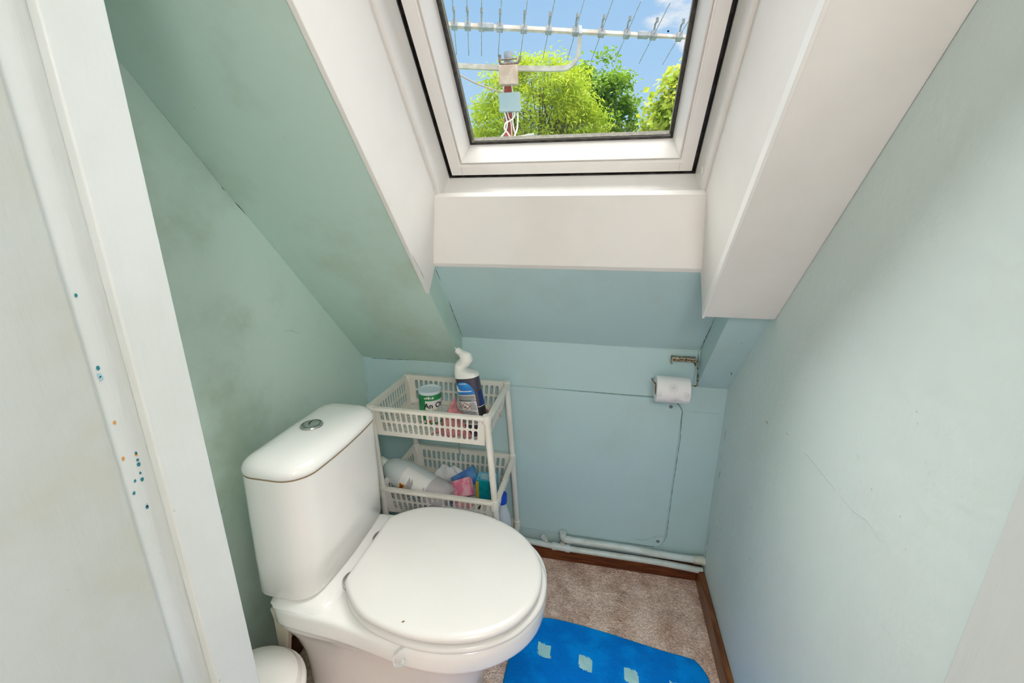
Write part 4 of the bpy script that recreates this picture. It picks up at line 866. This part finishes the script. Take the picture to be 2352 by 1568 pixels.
# ================================================================== BACK WALL
def build_back_wall_things():
    # access panel
    a, b = Vector((-0.60, 0, 0.105)), Vector((0.268, 0, 0.683))
    P = []
    r = 0.040
    pts = [(-0.62, 0.108), (0.216, 0.108)]
    outline_ = [Vector((-0.62, 0, 0.117))]
    for k in range(9): t = k / 8 * PI / 2; outline_.append(Vector((0.224 + 0.038 * math.sin(t), 0, 0.112 + 0.036 * (1 - math.cos(t)))))
    outline_ += [Vector((0.270, 0, 0.636))]
    outline_ += [Vector((0.262, 0, 0.655)), Vector((0.246, 0, 0.671)), Vector((0.224, 0, 0.677))]
    outline_ += [Vector((-0.62, 0, 0.684))]
    m = MB(); m.loft([[Vector((p.x, YB - t, p.z)) for p in outline_] for t in (0.0004, 0.008)])
    pn = m.build('access_panel', M['teal_back'], smooth=20, bevel=0.0015); tag(pn, 'teal painted access panel with rounded corners screwed to the back wall', 'panel')
    for px, py in ((1541, 934), (1511, 1243)):
        p = at_y(px, py, YB - 0.008); m = MB(); T4 = Matrix.Translation((p.x, YB - 0.008, p.z)) @ Matrix.Rotation(PI / 2, 4, 'X')
        m.lathe([(0.0035, 0), (0.0035, 0.0006), (0.0048, 0.0006), (0.0048, 0.0), (0.0055, 0.0)], 18, T4, cap=False); m.lathe([(0.0036, 0.0), (0.0036, 0.0005)], 16, T4, mi=1); m.build('screw', [M['black'], M['galv']], pn)
    marks('paint_crack', pn, mat('panel_crack', (0.26, 0.36, 0.37, 1), 0.9), [[(1452, 1236), (1475, 1240), (1495, 1236), (1510, 1230), (1530, 1233)]], lambda x, y: at_y(x, y, YB - 0.008), 0.0006)
    # toilet roll holder (rusted chrome)
    root = empty('toilet_roll_holder', (0.26, YB, 0.81)); tag(root, 'rusted chrome toilet roll holder with bent wire arm on the back wall', 'toilet roll holder')
    p0, p1 = at_y(1541, 822, YB), at_y(1596, 826, YB)
    m = MB(); z0, z1 = p0.z - 0.009, p0.z + 0.009
    m.box((p0.x, YB - 0.003, z0), (p1.x, YB, z1)); m.box((p0.x, YB - 0.022, z0 - 0.003), (p0.x + 0.0022, YB, z1)); m.box((p1.x - 0.0022, YB - 0.022, z0 - 0.005), (p1.x, YB, z1))
    m.box((p0.x, YB - 0.024, z1 - 0.003), (p1.x, YB, z1)); m.build('bracket', M['rust'], root, smooth=0, bevel=0.0006)
    yw = YB - 0.016; q = at_y(1602, 826, yw); q2 = at_y(1600, 872, YB - 0.055); ra = at_y(1548, 886, YB - 0.058)
    ax = Vector((at_y(1588, 876, YB - 0.058).x, YB - 0.058, 0))
    zr = 0.749; path = [Vector((p0.x + 0.001, yw, p0.z - 0.001)), Vector((p1.x, yw, p0.z - 0.001)), Vector((q.x - 0.004, yw, p0.z - 0.001)), Vector((q.x, yw - 0.002, p0.z - 0.006)), Vector((q.x + 0.001, YB - 0.036, 0.782)), Vector((q.x, YB - 0.056, zr + 0.006)), Vector((q.x - 0.005, YB - 0.058, zr)), Vector((0.27, YB - 0.058, zr)), Vector((0.18, YB - 0.058, zr)), Vector((0.172, YB - 0.058, zr + 0.002)), Vector((0.162, YB - 0.058, zr + 0.014))]
    m = MB(); m.tube(path, 0.0021, 10, smooth_path=5); m.build('wire_arm', M['rust'], root)
    # the roll
    xa, xb = 0.176, 0.271; R = 0.040; rc = 0.0195; yc_, zc_ = YB - 0.058, zr - (rc - 0.0022)
    root = empty('toilet_roll', ((xa + xb) / 2, yc_, zc_)); tag(root, 'white embossed toilet roll hanging on the rusted holder', 'toilet roll')
    T4 = Matrix.Translation((xa, yc_, zc_)) @ Matrix.Rotation(PI / 2, 4, 'Y')
    m = MB(); Lr = xb - xa; prof = [(rc, 0), (R - 0.001, 0), (R, 0.001), (R, Lr - 0.001), (R - 0.001, Lr), (rc, Lr)]
    rings = [[T4 @ Vector((r_ * math.cos(2 * PI * j / 48), r_ * math.sin(2 * PI * j / 48), z)) for j in range(48)] for r_, z in prof]; m.loft(rings, closed=True); pb = m.build('paper', M['paper'], root)
    m = MB(); rings = [[T4 @ Vector((r_ * math.cos(2 * PI * j / 32), r_ * math.sin(2 * PI * j / 32), z)) for j in range(32)] for r_, z in ((rc - 0.0001, 0.0005), (rc - 0.0001, Lr - 0.0005), (rc - 0.0015, Lr - 0.0005), (rc - 0.0015, 0.0005))]; m.loft(rings, closed=True); m.build('core', M['cardcore'], root)
    # embossed flowers: thin lines lying on the paper
    def wrap(u, v, off=0.0003): th = v / R; return Vector((u, yc_ - (R + off) * math.cos(th), zc_ + (R + off) * math.sin(th)))
    m = MB()
    def line(pts, w=0.00035):
        n = len(pts); vs = []
        for i in range(n):
            a_, b_ = pts[max(0, i - 1)], pts[min(n - 1, i + 1)]; dx, dy = b_[0] - a_[0], b_[1] - a_[1]; l = math.hypot(dx, dy) or 1
            vs += [wrap(pts[i][0] - dy / l * w, pts[i][1] + dx / l * w), wrap(pts[i][0] + dy / l * w, pts[i][1] - dx / l * w)]
        m.add(vs, [(2 * i, 2 * i + 1, 2 * i + 3, 2 * i + 2) for i in range(n - 1)])
    def petal(cx, cy_, ang, L_, w):
        for sg in (1, -1):
            pts = []
            for k in range(9): t = k / 8; x = t * L_; y = sg * w * math.sin(PI * t ** 0.8); pts.append((cx + x * math.cos(ang) - y * math.sin(ang), cy_ + x * math.sin(ang) + y * math.cos(ang)))
            line(pts)
    for cx, cy_, k0, k1 in ((0.222, 0.020, 0, 8), (0.232, -0.022, 0, 5), (0.188, -0.006, 2, 5), (0.266, 0.002, 3, 6)):
        for k in range(k0, k1): petal(cx, cy_, 0.3 + k * PI / 4, 0.015, 0.0034)
    line([(0.19 + 0.09 * t / 10, -0.036 + 0.010 * math.sin(t * 0.6)) for t in range(11)])
    m.build('embossing', M['print'], pb, smooth=60)
    # waste pipes along the skirting
    yp = YB - 0.026
    root = empty('waste_pipe', (0.1, yp, 0.1)); tag(root, 'upper painted white waste pipe bending out from under the access panel', 'pipe', 'waste pipes along the back wall')
    r = 0.0115
    e0 = at_y(1293, 1222, yp); e1 = at_y(1303, 1241, yp); e2 = at_y(1450, 1261, yp); e3 = at_y(1590, 1287, yp)
    zz = 0.106
    pa = [Vector((e0.x, yp, 0.134)), Vector((e0.x, yp, 0.122)), Vector((e0.x + 0.002, yp, 0.113)), Vector((e0.x + 0.008, yp, 0.107)), Vector((e0.x + 0.016, yp, 0.106))]
    m = MB(); m.tube(pa, r + 0.0012, 18, smooth_path=4); m.tube([(e0.x + 0.016, yp, 0.106), (e0.x + 0.031, yp, 0.106)], r + 0.0022, 18); m.build('elbow', M['pipe'], root)
    m = MB(); m.tube([(e0.x + 0.028, yp, 0.106), (0.15, yp, 0.1055), (0.25, yp, 0.100), (0.362, yp, 0.098)], r, 18, smooth_path=6); m.build('pipe', M['pipe'], root)
    m = MB(); m.lathe([(r + 0.0005, 0), (r + 0.0030, 0.001), (r + 0.0030, XR - 0.360)], 20, Matrix.Translation((0.360, yp, 0.0985)) @ Matrix.Rotation(PI / 2, 4, 'Y')); m.build('socket', M['pipe_fit'], root)
    y2 = YB - 0.034
    root = empty('waste_pipe', (0, y2, 0.075)); tag(root, 'lower painted waste pipe with a tee, running along the wooden skirting', 'pipe', 'waste pipes along the back wall')
    m = MB(); m.tube([(-0.236, y2, 0.082), (-0.20, y2, 0.081), (-0.09, y2, 0.075), (0.10, y2, 0.0735), (0.25, y2, 0.0720), (0.392, y2, 0.0635)], 0.0105, 18, smooth_path=6); m.build('pipe', M['pipe'], root)
    xt = e0.x - 0.006
    m = MB(); m.tube([(xt - 0.026, y2, 0.0768), (xt + 0.030, y2, 0.0752)], 0.0128, 18); m.tube([(xt - 0.030, y2, 0.0769), (xt - 0.016, y2, 0.0765)], 0.0142, 18); m.tube([(xt + 0.020, y2, 0.0755), (xt + 0.034, y2, 0.0750)], 0.0142, 18)
    m.build('tee', M['pipe'], root)
    m = MB(); m.tube([(xt + 0.006, y2, 0.076), (xt + 0.006, y2 + 0.004, 0.093)], 0.0095, 16); m.build('tee_branch', M['pipe_fit'], root)
    p = at_y(1249, 1234, YB - 0.040); q = at_y(1261, 1247, YB - 0.030)
    root = empty('plastic_spigot', p); tag(root, 'small cloudy plastic spigot resting on the lower pipe by the rack foot', 'plastic fitting')
    dv = (q - p).normalized()
    m = MB(); m.tube([p - dv * 0.006, p + dv * 0.010], 0.0092, 20); m.build('cup', M['clear'], root); m = MB(); m.tube([p + dv * 0.010, p + dv * 0.021], [0.0068, 0.0060], 16); m.build('stem', M['pipe_fit'], root)
build_back_wall_things()

# ================================================================== FLOOR THINGS
def build_mat():
    root = empty('bath_mat', (0.08, 0.75, 0)); tag(root, 'bright blue bath mat with pale aqua squares on the beige carpet', 'bath mat')
    zt = 0.016
    O = [(-0.20, 0.34), (-0.204, 0.70), (-0.206, 0.90), (-0.197, 0.99), (-0.178, 1.046), (-0.140, 1.072), (-0.09, 1.079), (-0.01, 1.074), (0.10, 1.060), (0.22, 1.041), (0.29, 1.033), (0.322, 1.026), (0.342, 1.000), (0.352, 0.960), (0.360, 0.86), (0.362, 0.60), (0.362, 0.34)]
    P = resample(catmull([Vector((x, y, 0)) for x, y in O], 6, True), 260)
    if area2(P) < 0: P.reverse()
    from mathutils.geometry import delaunay_2d_cdt
    xs0, xs1, ys0, ys1 = -0.21, 0.37, 0.33, 1.09
    # grid of points inside the outline
    def inside(x, y, Q):
        c = False; n = len(Q)
        for i in range(n):
            a, b = Q[i], Q[i - 1]
            if (a.y > y) != (b.y > y) and x < (b.x - a.x) * (y - a.y) / (b.y - a.y) + a.x: c = not c
        return c
    Q = offset(P, -0.006); step = 0.0055; pts = [Vector((p.x, p.y)) for p in Q]; nb = len(pts)
    Q2 = offset(P, -0.0095)
    nx = int((xs1 - xs0) / step); ny = int((ys1 - ys0) / step)
    for j in range(ny + 1):
        y = ys0 + j * step
        for i in range(nx + 1):
            x = xs0 + i * step
            if inside(x, y, Q2): pts.append(Vector((x, y)))
    edges = [(i, (i + 1) % nb) for i in range(nb)]
    V, E_, F_, *_ = delaunay_2d_cdt(pts, edges, [], 1, 1e-5)
    m = MB()
    def hz(x, y):
        n1 = mnoise.noise(Vector((x * 55, y * 55, 0))); n2 = mnoise.noise(Vector((x * 16, y * 16, 4))); n3 = mnoise.noise(Vector((x * 130, y * 130, 7)))
        return zt + 0.0022 * n1 + 0.003 * n2 + 0.0012 * n3
    vs = [Vector((v.x, v.y, hz(v.x, v.y))) for v in V]
    sq = []
    cs = [(-0.107, 0.967), (0.013, 0.952), (0.139, 0.941), (0.262, 0.926)]
    for k in range(5): cs += [(c[0] - 0.010 * (k + 1), c[1] - 0.155 * (k + 1)) for c in cs[:4]]
    def insq(x, y):
        for cx, cy_ in cs:
            u, v = x - cx, y - cy_; u, v = u + 0.11 * v, v + 0.0 * u + 0.13 * u
            if abs(u) < 0.0185 and abs(v) < 0.0195: return True
        return False
    # finer colour edge: per-face test
    o0 = len(m.v); m.v += [tuple(p) for p in vs]
    for f in F_:
        c = sum((vs[i] for i in f), Vector()) / len(f); m.f.append(tuple(f)); m.mi.append(1 if insq(c.x, c.y) else 0)
    m.build('pile', [M['mat_blue'], M['mat_pale']], root, smooth=80)
    m = MB(); rr = [(0.0, 0.001), (0.0008, 0.006), (0.000, 0.010), (-0.002, 0.0135), (-0.005, 0.0158), (-0.008, 0.0150), (-0.008, 0.001)]
    wob = [0.0012 * mnoise.noise(Vector((p.x * 40, p.y * 40, 2))) for p in P]
    m.loft([[Vector((p.x, p.y, z + w * (z / 0.016))) for p, w in zip(offset(P, d), wob)] for d, z in rr], closed=True); m.build('binding', M['mat_bind'], root, smooth=80)
build_mat()

def build_bin():
    c = Vector((-0.690, 0.555, 0)); root = empty('pedal_bin', c); tag(root, 'small white plastic bin with domed lid between the toilet and the door frame', 'bin')
    T4 = Matrix.Translation(c)
    m = MB(); m.lathe([(0.085, 0), (0.088, 0.004), (0.100, 0.235), (0.102, 0.245)], 44, T4); m.build('body', M['binp'], root)
    m = MB(); m.lathe([(0.1065, 0.243), (0.1075, 0.249), (0.1070, 0.256), (0.102, 0.261), (0.100, 0.262), (0.099, 0.266), (0.093, 0.276), (0.078, 0.284), (0.05, 0.290), (0.02, 0.2925), (0, 0.293)], 44, T4, cap=False); m.build('lid', M['binp'], root, smooth=30)
    # cream tapering pipe casing behind the back corner of the toilet
    yk = 0.700; m = MB(); secs = []
    for py, xl, xr in ((1413, 634, 668), (1448, 640, 665), (1507, 652, 663.5), (1600, 658, 663.5)):
        pl, pr = at_y(xl, py, yk), at_y(xr, py, yk); secs.append((pl.z, pl.x, pr.x))
    secs.append((0.0, secs[-1][1] + 0.004, secs[-1][2] + 0.004))
    secs.insert(0, (secs[0][0] + 0.03, secs[0][1] - 0.006, secs[0][2]))
    m.loft([[Vector((xa, yk - 0.010, z)), Vector((xb, yk - 0.010, z)), Vector((xb, yk + 0.010, z)), Vector((xa, yk + 0.010, z))] for z, xa, xb in secs])
    o = m.build('pipe_casing', M['cream'], smooth=40, bevel=0.004, seg=3); tag(o, 'cream plastic tapered casing standing under the back corner of the toilet', 'pipe casing')
build_bin()

# ================================================================== OUTSIDE
def build_aerial():
    y = 2.1; base = at_y(1169, 122, y); root = empty('television_aerial', (base.x, y, 0.4)); tag(root, 'weathered television aerial on a red mast outside the roof window', 'aerial')
    mx_ = at_y(1168, 200, y).x
    zr = ZC - (y - YB) * math.tan(ANG) + 0.25 / CA
    m = MB(); m.tube([(mx_, y, zr + 0.001), (mx_, y, 1.852)], 0.0190, 20); m.build('pole', M['mastred'], root)
    m = MB(); m.lathe([(0.019, 0.0), (0.0195, 0.04), (0.0195, 0.0555), (0.017, 0.0560)], 20, Matrix.Translation((mx_, y, 1.845))); m.build('pole_top', M['galv'], root)
    p0, p1 = at_y(1149, 155, y - 0.03), at_y(1190, 196, y - 0.03)
    bc = (p0 + p1) / 2
    m = MB(); w, h = (p1.x - p0.x) / 2, (p0.z - p1.z) / 2; m.box((bc.x - w, y - 0.060, bc.z - h), (bc.x + w, y - 0.021, bc.z + h)); m.build('clamp_box', M['abox'], root, bevel=0.003)
    m = MB(); m.tube([(bc.x - 0.040, y - 0.03, 1.885), (bc.x - 0.038, y - 0.03, 1.853), (bc.x, y - 0.030, 1.850), (bc.x + 0.038, y - 0.03, 1.853), (bc.x + 0.048, y - 0.03, 1.875)], 0.0055, 10, smooth_path=4); m.tube([(bc.x - 0.034, y - 0.028, 1.868), (bc.x + 0.034, y - 0.028, 1.868)], 0.004, 8); m.build('u_bolt', M['clampb'], root)
    p0, p1 = at_y(1149, 216, y - 0.03), at_y(1195, 257, y - 0.03); w, h = (p1.x - p0.x) / 2, (p0.z - p1.z) / 2; bc2 = (p0 + p1) / 2
    m = MB(); m.box((bc2.x - w, y - 0.052, bc2.z - h), (bc2.x + w, y - 0.020, bc2.z + h)); jb = m.build('junction_box', M['bbox'], root, bevel=0.002)
    for px, pz in ((1163, 245), (1184, 235)):
        q = at_y(px, pz, y - 0.0525); m = MB(); m.lathe([(0.0025, 0), (0.0025, 0.0012)], 12, Matrix.Translation(q) @ Matrix.Rotation(PI / 2, 4, 'X')); m.build('screw', M['steel'], jb)
    # cables
    Yc = y - 0.035
    def path(l, yy=Yc, r=0.0035, matn='cable', nm='cable'):
        m = MB(); m.tube([at_y(px, py, yy + k) for px, py, k in l], r, 8, smooth_path=6); m.build(nm, M[matn], root)
    path([(1158, 255, 0), (1163, 272, -.004), (1165, 285, -.004), (1160, 303, -.004), (1145, 320, 0), (1120, 345, 0)])
    path([(1182, 255, 0), (1181, 268, 0), (1172, 277, -.008), (1162, 282, -.008), (1159, 295, -.006), (1168, 308, -.004), (1176, 322, 0), (1180, 345, 0)])
    path([(1189, 257, 0), (1189, 280, 0), (1187, 298, 0), (1180, 318, 0), (1172, 345, 0)])
    path([(1178, 256, 0.01), (1178, 285, 0.015), (1183, 308, 0.012), (1186, 345, 0.01)], Yc, 0.0028)
    path([(1165, 256, -0.006), (1169, 270, -0.008), (1174, 285, -.004), (1176, 345, 0)], Yc, 0.0030, 'abox')
    path([(1157, 194, 0.005), (1156, 205, 0.006), (1155, 218, 0.005)], Yc, 0.0028); path([(1175, 194, 0.005), (1177, 207, 0.006), (1177, 218, 0.005)], Yc, 0.0028)
    path([(1155, 213, 0.005), (1130, 205, 0), (1090, 190, 0), (1045, 166, 0), (1000, 138, 0)], Yc, 0.0032, 'cableb')
    path([(1138, 322, 0.06), (1180, 316, 0.06), (1226, 308, 0.06)], Yc, 0.0045, 'alu', 'stay_rod')
    # support arm, bent up at its right end to carry the boom
    bdir = Vector((0.96265, 0.26977, -0.0231)).normalized(); edir = Vector((-0.26076, 0.90074, -0.34737)).normalized()
    A0 = Vector((mx_, y - 0.012, 1.852)); B0 = at_y(1331, 73, 2.10)
    arm = [at_y(1040, 151, 2.05), at_y(1150, 156, 2.075), at_y(1240, 158, 2.095), at_y(1285, 158, 2.10), at_y(1308, 153, 2.10), at_y(1323, 138, 2.10), at_y(1330, 112, 2.10), at_y(1331, 76, 2.10)]
    P = catmull(arm, 6); m = MB(); rings = []
    for i, p in enumerate(P):
        t = (P[min(i + 1, len(P) - 1)] - P[max(0, i - 1)]).normalized(); n = t.cross(Vector((0, 1, 0))).normalized(); w = Vector((0, 1, 0)); hh = 0.0095 if i < 24 else 0.0075
        rings.append([p + n * hh + w * 0.009, p - n * hh + w * 0.009, p - n * hh - w * 0.009, p + n * hh - w * 0.009])
    m.loft(rings); m.build('support_arm', M['alu'], root, smooth=50)
    k0, k1 = -0.60, 0.475; nn = bdir.cross(edir).normalized()
    m = MB(); m.loft([[B0 + bdir * k + nn * (h * a) + edir * (h * b) for a, b in ((1, 1), (-1, 1), (-1, -1), (1, -1))] for k, h in ((k0, 0.0075), (0.0, 0.0075), (k1, 0.0055))]); m.build('boom', M['alu'], root, smooth=0)
    for k in (-0.375, 0.268): m = MB(); c = B0 + bdir * k; m.loft([[c + bdir * kk + nn * (0.011 * a) + edir * (0.010 * b) for a, b in ((1, 1), (-1, 1), (-1, -1), (1, -1))] for kk in (-0.022, 0.022)]); m.build('boom_joint', M['aclip'], root, smooth=0, bevel=0.002)
    m = MB(); m.loft([[B0 + bdir * kk - nn * (0.012 if False else 0) + nn * (0.018 * a) + edir * (0.013 * b) for a, b in ((1, 1), (-1, 1), (-1, -1), (1, -1))] for kk in (-0.006, 0.008)]); m.build('boom_bracket', M['galv'], root, smooth=0, bevel=0.002)
    if nn.z < 0: nn = -nn
    for k in (-0.557, -0.512, -0.458, -0.402, -0.328, -0.230, -0.128, -0.017, 0.091, 0.198, 0.312, 0.422):
        c = B0 + bdir * k
        m = MB(); m.tube([c + edir * 0.165, c - edir * 0.165], 0.0017, 8); el = m.build('element', M['galv'], root)
        m = MB(); m.loft([[c + bdir * kk + nn * (0.0125 * a) + edir * (0.012 * b) for a, b in ((1, 1), (-1, 1), (-1, -1), (1, -1))] for kk in (-0.012, 0.012)])
        m.tube([c + nn * 0.010, c + nn * 0.020 - edir * 0.012, c + nn * 0.032 - edir * 0.022 , c + nn * 0.030 - edir * 0.034], 0.0040, 8, smooth_path=3)
        m.tube([c + nn * 0.026 - edir * 0.040, c + nn * 0.040 - edir * 0.046], 0.0062, 10)
        m.build('element_clip', M['aclip'], el, smooth=30, bevel=0)
build_aerial()

def build_tree(label, base, height0, crown_c, crown_r, leaf_m, nclump, per, lsize, seed, trunk_r=0.16, spread=0.16, clump=0.34, fork=7):
    rd = random.Random(seed); root = empty('tree', base); tag(root, label, 'tree', 'trees beyond the roof window')
    base = Vector(base); cc = Vector(crown_c); cr_v = Vector(crown_r)
    tips = []
    for k in range(nclump):
        while True:
            d = Vector((rd.uniform(-1, 1), rd.uniform(-1, 1), rd.uniform(-1, 1)))
            if 0.25 < d.length < 1: break
        d = d.normalized() * (d.length ** 0.45)
        lump = 1 + 0.22 * mnoise.noise(d * 2.2 + Vector((seed, 0, 0)))
        tips.append(cc + Vector((d.x * cr_v.x, d.y * cr_v.y, d.z * cr_v.z)) * lump)
    mt = MB(); fk = base + (cc - base) * 0.52; mt.tube([base, base.lerp(fk, 0.5) + Vector((rd.uniform(-.1, .1), rd.uniform(-.1, .1), 0)), fk], [trunk_r, trunk_r * 0.8, trunk_r * 0.6], 12, smooth_path=4); mt.build('trunk', M['bark'], root)
    mb = MB(); mains = []
    for k in range(fork):
        a = 2 * PI * k / fork + rd.uniform(-.3, .3); q = cc + Vector((math.cos(a) * cr_v.x * rd.uniform(.2, .6), math.sin(a) * cr_v.y * rd.uniform(.2, .6), cr_v.z * rd.uniform(-0.2, 0.45)))
        mid = fk.lerp(q, 0.5) + Vector((math.cos(a) * 0.12, math.sin(a) * 0.12, 0.05)); mains.append((mid, q)); mb.tube([fk, mid, q], [trunk_r * 0.42, trunk_r * 0.28, trunk_r * 0.10], 7, smooth_path=4)
    for t in tips:
        if rd.random() < 0.5: continue
        mid, q = min(mains, key=lambda e: min((e[0] - t).length, (e[1] - t).length)); s = mid.lerp(q, rd.uniform(0.0, 0.8)); mb.tube([s, s.lerp(t, 0.5) + Vector((0, 0, -0.06)), t], [0.020, 0.012, 0.005], 5, smooth_path=3)
    mb.build('branches', M['bark'], root)
    ml = MB(); vs = []; fs = []
    for t in tips:
        cs = clump * rd.uniform(0.7, 1.25)
        for _ in range(per):
            d = Vector((rd.gauss(0, 1), rd.gauss(0, 1), rd.gauss(0, 0.62))) * cs * 0.5
            p = t + d; out = (p - cc); out.normalize()
            n = (out * 0.5 + Vector((rd.uniform(-1, 1), rd.uniform(-1, 1), rd.uniform(-0.1, 1.2)))).normalized()
            u = n.orthogonal().normalized(); u.rotate(Matrix.Rotation(rd.uniform(0, 2 * PI), 3, n)); w = n.cross(u); L_ = lsize * rd.uniform(0.7, 1.3); ww = L_ * spread / 0.4
            o = len(vs); bend = n * (-0.18 * L_)
            vs += [p, p + u * L_ * 0.5 + w * ww * 0.5, p + u * L_ + bend, p + u * L_ * 0.5 - w * ww * 0.5]
            fs += [(o, o + 1, o + 2), (o, o + 2, o + 3)]
    ml.add(vs, fs); ml.build('foliage', leaf_m, root, smooth=0)['kind'] = 'stuff'
def build_outside():
    m = MB(); m.box((-40, 2.6, -3.6), (40, 60, -3.5)); struct(m.build('ground', M['grass'], smooth=0))
    build_tree('broad yellow-green feathery tree behind the aerial mast', (-1.75, 12.6, -3.5), 0, (-1.95, 12.4, 3.35), (1.75, 1.3, 1.55), M['leaf'], 230, 115, 0.112, 2, 0.17, 0.14)
    build_tree('darker green tree rising behind the right of the feathery tree', (-0.35, 14.2, -3.5), 0, (-0.45, 14.2, 3.6), (1.05, 0.9, 1.75), M['leaf_dark'], 120, 90, 0.13, 5, 0.16, 0.24)
    build_tree('maple-leaved tree at the right edge of the window', (1.95, 12.0, -3.5), 0, (2.05, 12.0, 3.0), (1.25, 1.1, 1.45), M['leaf_maple'], 130, 75, 0.15, 9, 0.15, 0.30)
build_outside()
